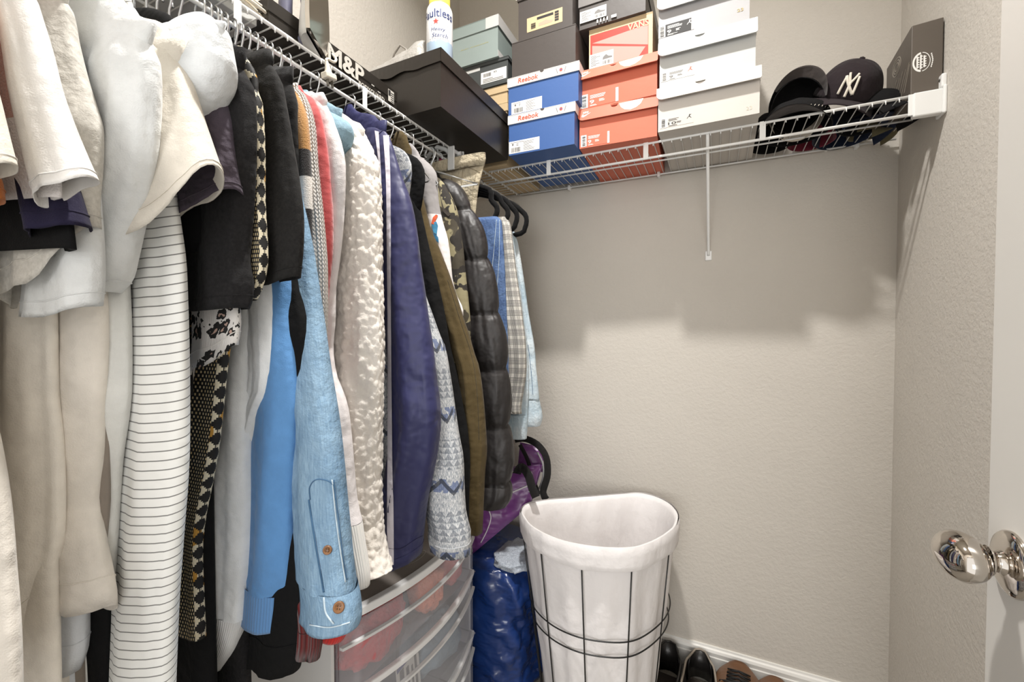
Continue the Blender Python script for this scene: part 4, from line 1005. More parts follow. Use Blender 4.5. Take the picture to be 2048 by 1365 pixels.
garment('black_hoodie', 'black hooded sweatshirt with long black sleeve end beside the blue denim', 'hoodie', .434, 12, F_blk, None, [(548, 160), (575, 350), (600, 560), (617, 640), (615, 750), (606, 880), (595, 968), (597, 1010), (614, 1090), (617, 1190), (614, 1265), (604, 1322)], (.045, .055, .070), (.016, .028), (0, .02, .06, 0), .7, amp=.006, vf=2)
garment('maroon_knit', 'dark maroon ribbed knit sleeve end below the blue denim shirt', 'sweater', .442, 12, F_maroon, None, [(550, 170), (575, 400), (600, 700), (615, 950), (630, 1150), (645, 1240), (645, 1285), (640, 1312)], .045, .014, (0, .008, .02, 0), .7, amp=.004, vf=2)

garment('black_long_dress', 'long black dress reaching the floor behind the pale shirts at the lower left', 'dress', .262, 12, F_blk, None, [(170, 60), (200, 300), (222, 700), (226, 1000), (226, 1200), (222, 1420)], (.04, .06), (.012, .016), None, .6, vf=2, hang=False)
garment('black_slip_dress', 'black dress showing as a thin dark line beside the snake print dress', 'dress', .370, 12, F_blk, None, [(440, 200), (455, 450), (466, 640), (460, 700), (449, 770), (442, 860), (427, 960), (410, 1060), (399, 1160), (391, 1260), (386, 1420)], (.03, .04), (.010, .014), None, .6, vf=2)
garment('charcoal_coat', 'charcoal wool coat hem low behind the white cuff', 'coat', .414, 12, F_blk2, None, [(470, 200), (480, 500), (484, 900), (484, 1150), (490, 1290), (486, 1420)], (.03, .06), (.010, .016), None, .6, vf=2)

# --- light blue denim shirt: slit placket, cuff and two brown buttons
g = garment('denim_shirt', 'light blue denim shirt with two brown buttons on its cuff', 'shirt', .452, 12, F_denim, [(540, 150), (565, 220), (580, 280)], [(578, 275), (592, 340), (606, 400), (618, 450), (628, 500), (636, 550), (644, 600), (651, 645), (657, 690), (664, 740), (673, 790), (681, 840), (687, 890), (692, 940), (697, 1000), (703, 1065), (709, 1130), (714, 1165)], (.04, .045, .048, .055), (.016, .022, .034), None, .8, cuff=([(716, 1164), (722, 1190), (725, 1222), (722, 1236)], (.056, .057), (.034, .034), F_denim, (0, .010, .016, 0)), amp=.007, vf=3)
DENIM = g
def surf_pt(obj_, px, py, off=.0015):
    "first hit of a photo ray on one mesh, pushed outwards"
    from mathutils.bvhtree import BVHTree
    key = obj_.name
    if key not in _bvh:
        me = obj_.data; _bvh[key] = BVHTree.FromPolygons([v.co.copy() for v in me.vertices], [tuple(p.vertices) for p in me.polygons])
    d = ray(px, py).normalized(); h = _bvh[key].ray_cast(CAM, d)
    if h[0] is None: return None, None
    n = h[1] if h[1].dot(d) < 0 else -h[1]
    return h[0] + n * off, n
_bvh = {}
def seam(obj_, pts, mat, parent, name='seam', r=.0009, off=.0006, n=30):
    P = [surf_pt(obj_, *q, off)[0] for q in spline(pts, n)]; P = [p for p in P if p is not None]
    if len(P) > 2: MB().tube(P, r, 5).build(name, mat, parent, True)
def patch(obj_, pts, mat, parent, name, th=.002):
    "a piece of cloth stitched on: polygon following the surface"
    P = []; 
    for q in pts:
        p, nn = surf_pt(obj_, *q, .0008); 
        if p is not None: P.append((p, nn))
    if len(P) < 3: return
    N = sum((p[1] for p in P), V((0, 0, 0))).normalized()
    return MB().poly([p[0] for p in P], N, th).build(name, mat, parent)
def part(g, nm): return [c for c in g.children if c.name.split('.')[0] == nm][0]
M_seamb = fab('denim_seam', (70, 104, 136)); M_seaml = fab('denim_seam_light', (196, 212, 222)); M_btn = plain('brown_button', (122, 82, 46), .35); M_btnd = plain('button_hole', (60, 40, 24), .6)
sl, cf = part(DENIM, 'sleeve'), part(DENIM, 'cuff')
def button(obj_, px, py, r, parent):
    p, nn = surf_pt(obj_, px, py, .001)
    if p is None: return
    nn = (nn + (CAM - p).normalized() * .6).normalized()
    b = MB().lathe([(0, .0015), (r * .55, .0015), (r * .75, .0028), (r * .95, .0026), (r, .0012), (r, 0), (0, 0)], p, nn, 20).build('button', M_btn, parent, True)
    e1 = nn.orthogonal().normalized(); e2 = nn.cross(e1)
    for k in range(4):
        c = p + (e1 * cos(k * pi / 2) + e2 * sin(k * pi / 2)) * r * .28
        MB().lathe([(0, .0021), (r * .10, .0020), (r * .10, .0012)], c, nn, 8).build('thread_hole', M_btnd, b, True)
button(sl, 656, 1100, .0062, DENIM); button(cf, 678, 1215, .0076, DENIM)
seam(sl, [(664, 960), (672, 1040), (683, 1120), (690, 1165)], M_seaml, DENIM); seam(sl, [(668, 960), (677, 1040), (687, 1120), (694, 1160)], M_seamb, DENIM)
seam(sl, [(621, 1000), (620, 975), (632, 960), (655, 962), (668, 975), (671, 1000)], M_seamb, DENIM); seam(sl, [(618, 1000), (630, 1080), (640, 1140), (648, 1185)], M_seamb, DENIM, 'slit', .0016)
seam(cf, [(618, 1172), (645, 1176), (680, 1182), (712, 1166)], M_seaml, DENIM); seam(cf, [(648, 1190), (652, 1225), (668, 1248)], M_seaml, DENIM, 'cuff_edge', .0013); seam(cf, [(620, 1250), (660, 1255), (700, 1245)], M_seaml, DENIM)

garment('velvet_shirt', 'black velvet top with soft sheen behind the denim shirt', 'shirt', .466, 12, F_velvet, [(520, 126), (545, 132), (568, 137), (588, 156)], [(586, 152), (595, 190), (599, 260), (603, 350), (606, 450), (606, 600)], (.045, .05), (.016, .022), None, .95, amp=.004)
garment('rugby_sweater', 'camel fleece jumper with black and white bands on its sleeve', 'sweater', .480, 12, F_rugby, [(560, 170), (585, 182)], [(585, 180), (600, 190), (612, 215), (619, 260), (622, 300), (626, 380), (628, 460), (630, 560), (630, 700)], (.045, .05), (.016, .018), None, .9, amp=.003)
garment('cable_sweater', 'white cable knit sweater with chunky ridges', 'sweater', .494, 12, F_cable, [(580, 178), (600, 185)], [(600, 184), (616, 190), (628, 220), (633, 265), (640, 345), (648, 425), (653, 490), (656, 540), (656, 640), (650, 760)], (.045, .05), (.018, .020), None, .9, amp=.003)
garment('red_fleece', 'brick red fleece pullover with bright red cuff', 'sweater', .511, 12, F_red, [(590, 180), (612, 188)], [(612, 186), (638, 203), (652, 240), (659, 300), (664, 370), (668, 430), (667, 505), (661, 565), (655, 640), (652, 760), (664, 900), (676, 1050), (688, 1200)], (.045, .045, .05), (.018, .022), None, .8, cuff=([(690, 1200), (696, 1235), (696, 1258), (690, 1270)], (.050, .048), (.026, .024), F_redrib, (0, 0, .01, 0)), amp=.004, vf=2)
garment('pinkish_white_sweatshirt', 'pinkish white sweatshirt with ribbed cuff left of the sherpa', 'sweatshirt', .531, 12, F_pw, [(610, 183), (640, 190), (656, 200)], [(654, 196), (671, 231), (681, 264), (690, 308), (691, 377), (687, 454), (680, 520), (672, 580), (671, 640), (667, 700), (674, 750), (688, 785), (698, 820), (705, 886), (714, 995), (724, 1040)], (.045, .040, .032, .04), (.020, .020, .014, .026), None, .8, cuff=([(725, 1040), (732, 1085), (740, 1140), (740, 1166)], (.044, .040), (.026, .022), F_ribw), amp=.005, vf=2.5)
garment('faded_denim_jacket', 'faded blue denim jacket with turned-back collar above the sherpa', 'jacket', .553, 12, F_denim2, [(625, 190), (655, 203), (672, 214), (683, 234)], [(680, 228), (692, 244), (703, 254), (708, 272), (704, 290), (690, 312), (682, 340), (678, 420)], (.04, .04, .03), (.016, .024, .012), None, .95, amp=.008)

# --- sherpa: tufted surface
def tuft(ph, v, t):
    x = ph * .034 * 100; yv = v * 100
    d = noise.voronoi(V((x * .95, yv * .72, 1.3)))[0]
    w_ = noise.noise(V((x * .5, yv * .35, 9))) * 2
    d2 = noise.voronoi(V((x * 1.9 + w_, yv * 1.5 + w_, 4.3)))[0]
    return (.40 - min(d[0], 1.0) ** 1.5 * .9) * .0058 + (.4 - min(d2[0], 1.0) ** 2) * .0016
_sh = garment('sherpa_jacket', 'fluffy white sherpa fleece jacket with tufted pile', 'jacket', .596, 12, F_sherpa, [(660, 215), (686, 226), (712, 246), (728, 268)], [(726, 264), (742, 294), (756, 326), (761, 360), (764, 430), (765, 530), (768, 633), (768, 722), (766, 804), (765, 872), (764, 960), (766, 1040), (774, 1095), (785, 1132)], (.055, .065, .068, .06), (.028, .038, .040), (0, .010, .02, 0), .85, amp=.006, vf=3, srows=300, nphi=200, disp=tuft)

# --- navy track jacket with stripes
tj = garment('track_jacket', 'navy track jacket with white stripes down the sleeve', 'jacket', .700, 10, fab('cloth_navy_knit', (38, 40, 84), .55, sheen=.05), [(683, 219), (730, 220), (748, 230), (762, 245), (774, 258)], [(772, 254), (784, 270), (792, 284), (805, 340), (812, 370), (825, 412), (835, 467), (843, 531), (851, 585), (858, 640), (867, 695), (875, 763), (881, 810), (882, 848), (877, 900), (866, 954), (856, 1000), (848, 1068), (845, 1100)], (.05, .055, .060, .062), (.024, .036, .045, .046), (0, .030, .045, 0), .84, smat=F_track, amp=.006, vf=3.5)
_W = fab('track_stripe_white', (226, 222, 232)); _ts = part(tj, 'sleeve')
ribbon(_ts, [(766, 262), (772, 350), (774, 450), (776, 640), (776, 880), (775, 1000), (775, 1130)], [(777, 262), (781, 350), (782, 450), (783, 640), (785, 880), (787, 1000), (788, 1130)], _W, tj, 'white_stripe')
ribbon(_ts, [(750, 262), (760, 350), (763, 450), (765, 640), (764, 880), (760, 1000), (758, 1130)], [(758, 264), (763, 350), (766, 450), (768, 640), (767, 880), (763, 1000), (761, 1130)], _W, tj, 'white_piping')
_seamn = fab('navy_seam', (44, 44, 80)); seam(part(tj, 'sleeve'), [(770, 1095), (800, 1098), (830, 1080), (846, 1072)], _seamn, tj); seam(part(tj, 'sleeve'), [(758, 268), (772, 260), (790, 282)], _seamn, tj)
garment('aztec_cardigan', 'grey knit cardigan with blue geometric pattern below the track jacket', 'cardigan', .782, 10, F_aztec, None, [(768, 270), (800, 420), (835, 540), (866, 630), (880, 670), (892, 700), (903, 763), (911, 818), (919, 872), (927, 915), (930, 995), (933, 1030), (941, 1058), (940, 1078), (944, 1104)], (.05, .052, .055), (.020, .030, .036), (0, .004, .004, 0), .85, amp=.005, vf=3)
garment('black_sweatshirt', 'black sweatshirt in shadow between the track jacket and the olive hoodie', 'sweatshirt', .835, 8, F_blk, None, [(785, 292), (812, 320), (828, 362), (842, 420), (858, 490), (878, 570), (892, 640), (900, 690), (914, 750), (926, 810), (935, 860), (940, 920), (938, 1000), (938, 1058)], (.05, .055), (.020, .030), None, .87, amp=.005, vf=3)  # black cloth added to stand in for the shadow beside the olive sleeve
og = garment('olive_hoodie', 'olive brown zip hoodie with a long smooth sleeve', 'hoodie', .880, 8, F_olive, [(775, 272), (793, 281), (809, 297)], [(807, 294), (820, 308), (828, 330), (836, 352), (846, 390), (861, 454), (877, 492), (897, 544), (913, 590), (928, 641), (938, 667), (947, 702), (959, 738), (968, 804), (973, 872), (974, 905), (970, 945), (968, 995), (965, 1064)], (.036, .03, .028, .034), (.020, .022, .026), None, .85, amp=.004, vf=3)
_so = fab('olive_seam', (70, 60, 38)); seam(part(og, 'sleeve'), [(800, 320), (812, 312), (824, 318)], _so, og); seam(part(og, 'sleeve'), [(895, 560), (920, 640), (945, 720), (955, 800), (958, 880)], _so, og)
rt = garment('raglan_tee', 'grey and white sports tee shirt with a small coloured badge', 'shirt', .915, 8, F_raglan, [(805, 298), (822, 305), (842, 314)], [(840, 311), (860, 327), (873, 348), (876, 380), (878, 405), (885, 441), (896, 480), (901, 520), (905, 560), (914, 592), (924, 612), (927, 630), (920, 648)], (.045, .045, .03), (.018, .022, .012), None, .95, amp=.004)
_rs = part(rt, 'sleeve')
for pts, c in (([(863, 448), (866, 436), (872, 430), (876, 432), (872, 440), (868, 450)], (214, 96, 62)), ([(864, 452), (868, 446), (873, 444), (876, 452), (874, 470), (868, 466)], (70, 140, 178)), ([(867, 467), (873, 470), (877, 476), (878, 486), (873, 482)], (60, 128, 170))):
    patch(_rs, pts, fab('badge_%d' % c[0], c), rt, 'badge')
cj = garment('camo_jacket', 'camouflage jacket with dark shoulder panel', 'jacket', .955, 8, F_camo, [(850, 330), (873, 352)], [(870, 350), (887, 362), (899, 385), (914, 420), (920, 454), (926, 492), (931, 544), (936, 590), (940, 633), (942, 665), (940, 695), (938, 760)], (.045, .045), (.020, .024), None, .95, amp=.004)
patch(part(cj, 'sleeve'), [(877, 372), (890, 366), (897, 384), (912, 420), (897, 434), (886, 424)], fab('dark_panel', (62, 56, 50)), cj, 'shoulder_panel')

# --- quilted puffer
def mat_puffer():
    n = Nodes('puffer_nylon'); o = n.obj(); n.p('Base Color', srgb(36, 33, 33)); n.p('Roughness', .5)
    n.p('Normal', n.bump(n.noise(o, 14, 3, .5), .4, .03)); return n.mat
QL = []
def quilt(ph, v, t):
    vv = v + .012 * sin(ph * 1.0 - .6)
    x = (vv % .150) / .150
    return .017 * (abs(sin(pi * x)) ** .42) - .011 + .0015 * noise.noise(V((ph * 4, v * 30, 3)))
garment('puffer_jacket', 'black quilted puffer jacket, last coat before the trousers', 'jacket', 1.020, 6, mat_puffer(), [(870, 352), (886, 359), (905, 364)], [(902, 362), (919, 376), (933, 396), (946, 418), (957, 442), (966, 466), (976, 502), (983, 530), (990, 570), (1000, 625), (1010, 680), (1017, 750), (1021, 850), (1024, 920), (1022, 985), (1008, 1010)], (.05, .058, .062), (.030, .042, .044), (0, 0, .02, 0), .86, amp=.006, vf=3, srows=150, nphi=90, disp=quilt)

seam(part(CREW, 'cuff'), [(398, 1222), (430, 1221), (470, 1220), (502, 1219)], fab('white_seam', (196, 196, 196)), CREW, 'cuff_seam', .0007)
seam(part(SKY, 'cuff'), [(512, 1182), (540, 1180), (577, 1178)], fab('blue_seam', (74, 120, 172)), SKY, 'cuff_seam', .0007)
# ------------------------------------------------------------------ trousers at the back end of the rail
M_clear = Nodes('clear_plastic'); M_clear.p('Base Color', srgb(228, 230, 230)); M_clear.p('Roughness', .25); M_clear.p('Transmission Weight', .45); M_clear = M_clear.mat
M_bvel = fab('velvet_flock', (12, 11, 12), sheen=.05)
F_khaki = fab('cloth_khaki', (180, 169, 146), wr=.55, wscale=26); F_jean = mat_denim('denim_mid', (52, 76, 124), (110, 136, 178), seed=5); F_check = mat_check('cloth_glen_check'); F_pale = mat_denim('denim_bleached', (150, 178, 196), (220, 228, 232), seed=2)

# khaki pants clipped by the waistband
yk = 1.07
kp = garment('khaki_trousers', 'khaki twill trousers clipped by the waistband to a clear hanger', 'trousers', yk, 4, F_khaki, [(958, 318), (969, 318), (967, 335), (962, 355), (957, 376), (952, 418), (948, 480), (945, 560), (945, 640)], None, body=False, hang=False, hemz=.9)
rows = body_rows([(970, 314), (968, 330), (963, 352), (957, 376), (952, 418), (948, 480), (945, 560), (945, 680)], yk, radians(4), .016, 46, neck=False)
bo = loft('legs', rows, yk, radians(4), F_khaki, kp, 56, .006, 91, vf=4, sup=2.6)
e1, e2, C0 = frame(yk, radians(4))
wr = [(r[0], r[1] + .003, r[2] + .002, r[3] + .004) for r in rows[:3]]
zt = rows[0][1]; wr = [(rows[0][0], zt + .012, rows[0][2] + .001, .017), (rows[0][0], zt - .005, rows[0][2] + .002, .019), (rows[0][0], zt - .024, rows[2][2] + .001, .019)]
loft('waistband', wr, yk, radians(4), F_khaki, kp, 56, .002, 92, sup=2.6)
_ks = fab('khaki_seam', (150, 138, 114))
seam(bo, [(880, 345), (900, 336), (930, 334), (960, 345)], _ks, kp); seam(bo, [(926, 340), (924, 360), (922, 378)], _ks, kp); seam(bo, [(952, 350), (946, 380), (944, 410)], _ks, kp)
# clear hanger with clips
q = PY(905, 285, yk)
ch_ = thing('clip_hanger', 'clear plastic clip hanger with a maroon size tag holding khaki trousers', 'hanger', (RX, yk, RODZ))
c0 = C0 + e1 * ((RX - C0.x) / e1.x); pc = lambda s, z, w=0: V((c0.x + e1.x * s + e2.x * w, c0.y + e1.y * s + e2.y * w, z))
zb = zt + .026
sa_ = .085
MB().tube([pc(-sa_, zb), pc(-.05, zb + .002), pc(-.03, zb + .022), pc(0, zb + .036), pc(.03, zb + .022), pc(.05, zb + .002), pc(sa_, zb)], .0065, 8).build('bar', M_clear, ch_, True)
rr = .0165
MB().tube([pc(-rr * cos(radians(-35 + 225 * k / 14)), RODZ - .0095 + rr * sin(radians(-35 + 225 * k / 14))) for k in range(15)] + [pc(.012, RODZ - .03), pc(0, RODZ - .045), pc(0, zb + .034)], .0026, 8).build('hook', M_clear, ch_, True)
for sgn in (-1, 1):
    m = MB()
    for w in (-1, 1): m.fbox(pc(sgn * (sa_ - .018), zt - .026), V((e1.x, e1.y, 0)), V((e2.x, e2.y, 0)) * w, V((0, 0, 1)), -.012, .012, .0205, .0255, 0, .068)
    m.fbox(pc(sgn * (sa_ - .018), zb), V((e1.x, e1.y, 0)), V((e2.x, e2.y, 0)), V((0, 0, 1)), -.010, .010, -.0205, .0205, -.004, .008)
    bevel(m.build('clip', M_clear, ch_), .003)
tg = MB().box(-.004, .004, -.010, .010, -.014, .014); tgo = tg.build('size_tag', plain('maroon_plastic', (120, 20, 56), .3), ch_); tgo.data.transform(Matrix.Translation(pc(.016, RODZ - .030)))
# second clear hanger without clothes behind the raglan tee
def clear_hook(y, label):
    t = thing('plastic_hanger', label, 'hanger', (RX, y, RODZ), 'hangers on the rail')
    P = lambda s, z: V((RX + s, y, z))
    MB().tube([P(-rr * cos(radians(-35 + 225 * k / 14)), RODZ - .0095 + rr * sin(radians(-35 + 225 * k / 14))) for k in range(15)] + [P(.012, RODZ - .03), P(0, RODZ - .045), P(0, RODZ - .06)], .0026, 8).build('hook', M_clear, t, True)
    MB().tube([P(0, RODZ - .058), P(.05, RODZ - .075), P(.16, RODZ - .12), P(-.16, RODZ - .12), P(-.05, RODZ - .075), P(0, RODZ - .058)], .003, 6).build('shoulder_bar', M_clear, t, True)
clear_hook(1.045, 'clear plastic hanger on the rail beside the khaki trousers')

def velvet_hanger(y, label, w=.205, zb=1.50):
    t = thing('velvet_hanger', label, 'hanger', (RX, y, RODZ), 'black velvet trouser hangers')
    P = lambda s, z: V((RX + s, y, z)); r_ = .0042
    MB().tube([P(-rr * cos(radians(-35 + 225 * k / 14)), RODZ - .0095 + rr * sin(radians(-35 + 225 * k / 14))) for k in range(15)] + [P(.010, RODZ - .03), P(0, RODZ - .045)], .0018, 8).build('hook', M_chrome, t, True)
    zs = RODZ - .045
    loop = [P(0, zs), P(.05, zs - .016), P(.12, zs - .045), P(w - .02, zs - .075), P(w, zs - .10), P(w - .004, zb + .02), P(w - .03, zb), P(0, zb - .002), P(-w + .03, zb), P(-w + .004, zb + .02), P(-w, zs - .10), P(-w + .02, zs - .075), P(-.12, zs - .045), P(-.05, zs - .016)]
    L = spline([tuple(p) for p in loop + loop[:1]], 70)[:-1]
    MB().tube([V(p) for p in L], .0085, 8, closed=True).build('loop_frame', M_bvel, t, True)
    return t
def folded_trousers(name, label, y, mat, edge, a, b, hemz_px, zb, cuffm=None, seed=1, cuff_edge=None, amp=.012, xc=None):
    c = V((RX, y, zb)); g = thing(name, label, 'trousers', c, 'trousers over velvet hangers')
    rows = tube_rows(edge, y, 0, a, b, 50)
    # rounded top over the bar
    s0, z0, a0, b0 = rows[0]; rows = [(s0, z0 + .010, a0 * .97, b0 * .35), (s0, z0 + .007, a0, b0 * .75)] + rows
    o = loft('legs', rows, y, 0, mat, g, 56, amp, seed, vf=4, sup=2.6, cap=True)
    if cuff_edge:
        r2 = tube_rows(cuff_edge, y, 0, (a[-1] if isinstance(a, tuple) else a) * 1.0, (b[-1] if isinstance(b, tuple) else b) * 1.12, 12)
        loft('turn_up', r2, y, 0, cuffm or mat, g, 56, .003, seed + 5, sup=2.6)
    return g, o
for i, (y, lab) in enumerate(((1.190, 'black velvet hanger holding the blue jeans, nearest the khaki trousers'), (1.235, 'black velvet hanger holding the checked trousers'), (1.285, 'black velvet hanger holding the pale jeans'), (1.335, 'black velvet hanger holding the bleached jeans, nearest the back wall'))):
    velvet_hanger(y, lab, w=(.145, .160, .168, .180)[i], zb=(1.575, 1.575, 1.568, 1.565)[i])
jg, jo = folded_trousers('blue_jeans', 'mid blue denim jeans folded over a velvet hanger beside the puffer', 1.190, F_jean, [(988, 440), (1002, 440), (1008, 520), (1013, 620), (1016, 700), (1019, 780), (1021, 820)], (.09, .09), (.020, .026), 820, 1.56, seed=3)
seam(jo, [(993, 440), (988, 500), (982, 560)], M_seaml, jg); seam(jo, [(999, 440), (998, 520), (992, 600)], M_seaml, jg)
folded_trousers('checked_trousers', 'grey glen check trousers with turn-ups folded over a velvet hanger', 1.235, F_check, [(1016, 440), (1022, 455), (1030, 520), (1038, 580), (1046, 640), (1052, 690), (1053, 740), (1048, 780), (1043, 815), (1044, 828)], (.08, .09, .085), (.022, .030, .026), 830, 1.55, seed=4)
folded_trousers('pale_jeans', 'pale blue jeans with a turned-up hem behind the checked trousers', 1.285, F_pale, [(1010, 450), (1024, 470), (1035, 540), (1045, 620), (1055, 700), (1057, 780), (1055, 840)], (.09, .09), (.020, .026), 880, 1.54, seed=6, cuff_edge=[(1055, 830), (1055, 850), (1053, 878)])
bg, bo2 = folded_trousers('bleached_jeans', 'bleached light jeans with seams and turn-up, nearest the back wall', 1.335, F_pale, [(1030, 470), (1036, 490), (1046, 550), (1058, 630), (1068, 690), (1072, 740), (1077, 800)], (.09, .10), (.022, .030), 860, 1.55, seed=7, cuff_edge=[(1078, 800), (1083, 825), (1084, 838), (1080, 852)])
seam(bo2, [(1056, 690), (1062, 740), (1066, 790)], M_seamb, bg)
# ------------------------------------------------------------------ clothes iron with its cord on the left shelf
def to_px(P):
    d = V(P) - CAM; f_ = d.dot(_F); return (1024 + FPX * d.dot(_R) / f_, 682.5 - FPX * d.dot(_U) / f_)
M_iw = plain('iron_white', (226, 226, 222), .35); M_ig = plain('iron_slate', (104, 104, 124), .4); M_ch2 = plain('iron_chrome', (214, 210, 204), .08, 1); M_cord = plain('cord_ivory', (222, 214, 198), .5)
ic = PZ(598, 96, SH + .004); ic = V((min(ic.x, SX - .03), ic.y, SH + .004))
iron = thing('clothes_iron', 'clothes iron standing on its heel with chrome soleplate, above the hangers', 'iron', ic)
# local frame: the soleplate faces away along +Y, the handle towards the door, the nose points up
_ia = radians(-60)
def ip(x, y, z):
    y = .045 + (y - .045) * .55 if y < .045 else y
    return ic + V((x * cos(_ia) - y * sin(_ia), x * sin(_ia) + y * cos(_ia), z))
prof = [(.055, 0.0), (.058, .03), (.057, .08), (.052, .13), (.040, .18), (.022, .225), (.004, .25)]     # half width against height
vs = []; fs = []
for (w, z_) in prof: vs += [ip(-w, .045, z_ + .01), ip(w, .045, z_ + .01), ip(w, .053, z_ + .01), ip(-w, .053, z_ + .01)]
for i in range(len(prof) - 1):
    b = i * 4
    for k in range(4): fs.append((b + k, b + (k + 1) % 4, b + 4 + (k + 1) % 4, b + 4 + k))
fs += [(0, 3, 2, 1), tuple(len(vs) - 4 + k for k in range(4))]
mk('soleplate', vs, fs, M_ch2, iron)
vs = []; fs = []; NN = 14
bprof = [(.050, .000, .000), (.052, .012, -.012), (.050, .04, -.010), (.048, .09, .006), (.044, .13, .014), (.034, .18, .022), (.018, .222, .032)]
for (w, z_, yb) in bprof:
    for k in range(NN):
        a = pi + pi * k / (NN - 1); vs.append(ip(w * cos(a), .044 + (.044 - yb) * sin(a) * .9, z_ + .004))
for i in range(len(bprof) - 1):
    for k in range(NN - 1): fs.append((i * NN + k, i * NN + k + 1, (i + 1) * NN + k + 1, (i + 1) * NN + k))
fs.append(tuple(range(NN))); fs.append(tuple((len(bprof) - 1) * NN + k for k in range(NN)))
mk('housing', vs, fs, M_iw, iron, True)
hp = [ip(0, .02, .022), ip(0, -.030, .016), ip(0, -.058, .030), ip(0, -.064, .07), ip(0, -.060, .12), ip(0, -.040, .165), ip(0, .010, .185), ip(0, .03, .18)]
MB().tube([V(p) for p in spline([tuple(p) for p in hp], 30)], .013, 10).build('handle', M_ig, iron, True)
MB().lathe([(0, 0), (.016, 0), (.016, .006), (0, .008)], ip(.0, .012, .10), V((sin(_ia), -cos(_ia), .2)), 20).build('dial', M_ig, iron, True)
# cord guard, cord wound in loops, plug hanging over the rail
def Lp(px, py, x): return PX(px, py, x)
g0 = Lp(606, 88, SX - .035); g1 = Lp(648, 104, SX - .020)
gu = MB(); 
pts = [g0 + (g1 - g0) * (k / 12) for k in range(13)]; gu.tube(pts, [.0085 if k % 2 else .0074 for k in range(13)], 10).build('cord_guard', M_iw, iron, True)
e_ = (g1 - g0).normalized(); MB().lathe([(0, 0), (.010, 0), (.012, .004), (.010, .008), (0, .008)], g1 - e_ * .002, e_, 16).build('guard_collar', M_iw, iron, True)
cp = [g1 + e_ * .004, Lp(662, 108, SX - .012), Lp(672, 118, SX - .004), Lp(668, 124, SX + .004), Lp(655, 118, SX + .008), Lp(652, 122, SX + .009)]
MB().tube([V(p) for p in spline([tuple(p) for p in cp], 30)], .0028, 8).build('cord_tail', M_cord, iron, True)
for k in range(9):
    r = random.Random(k); off = (k % 3) * .006; zz = SH + .010 + (k // 3) * .0085; yc_ = ic.y - .165; xc_ = SX - .075
    ln = .150 + r.uniform(-.015, .015); wd = .045 + r.uniform(-.010, .010); L = []
    for j in range(40):
        a = 2 * pi * j / 40; L.append(V((xc_ + off + wd * sin(a) * (1 + .15 * sin(3 * a + k)), yc_ + ln * cos(a), zz + .020 * (1 + cos(a)) * .5 + .004 * sin(2 * a + k * 1.7))))
    MB().tube(L, .0030, 8, closed=True).build('cord_loop', M_cord, iron, True)
MB().tube([V(p) for p in spline([tuple(q) for q in (Lp(610, 80, SX - .05), Lp(625, 75, SX - .08), Lp(640, 70, SX - .09), Lp(644, 58, SX - .10), Lp(632, 42, SX - .10), Lp(620, 40, SX - .09))], 24)], .0026, 8).build('cord_tail', M_cord, iron, True)
pa, pb = Lp(653, 122, SX + .009), Lp(660, 168, SX + .010)
ax = (pb - pa).normalized()
MB().lathe([(.0030, 0), (.0042, .006), (.0062, .016), (.0075, .022), (.0085, .024), (.0085, .026), (0, .026)], pa, ax, 14).build('plug_body', M_cord, iron, True)
sd = ax.cross(V((1, 0, 0))).normalized(); q = sd.cross(ax)
m = MB().fbox(pa + ax * .024, sd, q, ax, -.0145, .0145, -.009, .009, 0, .013); bevel(m.build('plug_face', M_cord, iron), .003)
for w in (-.006, .006): MB().fbox(pa + ax * .036, sd, q, ax, w - .0008, w + .0008, -.003, .003, 0, .015).build('plug_blade', plain('plug_metal', (150, 146, 138), .3, 1), iron)
# dark textured carton behind the cord
dk = thing('dark_carton', 'dark plum patterned carton behind the coiled white cord', 'box', (SX - .20, ic.y - .10, SH))
nd = Nodes('plum_print'); o_ = nd.obj(); nd.p('Base Color', nd.mix(nd.ramp(nd.noise(o_, 120, 3, .7), [(.45, (0, 0, 0)), (.6, (1, 1, 1))]), srgb(62, 52, 58), srgb(120, 108, 112))); nd.p('Roughness', .6)
bevel(MB().box(SX - .255, SX - .150, ic.y - .19, ic.y + .0, SH + .003, SH + .16).build('carton_body', nd.mat, dk), .004)

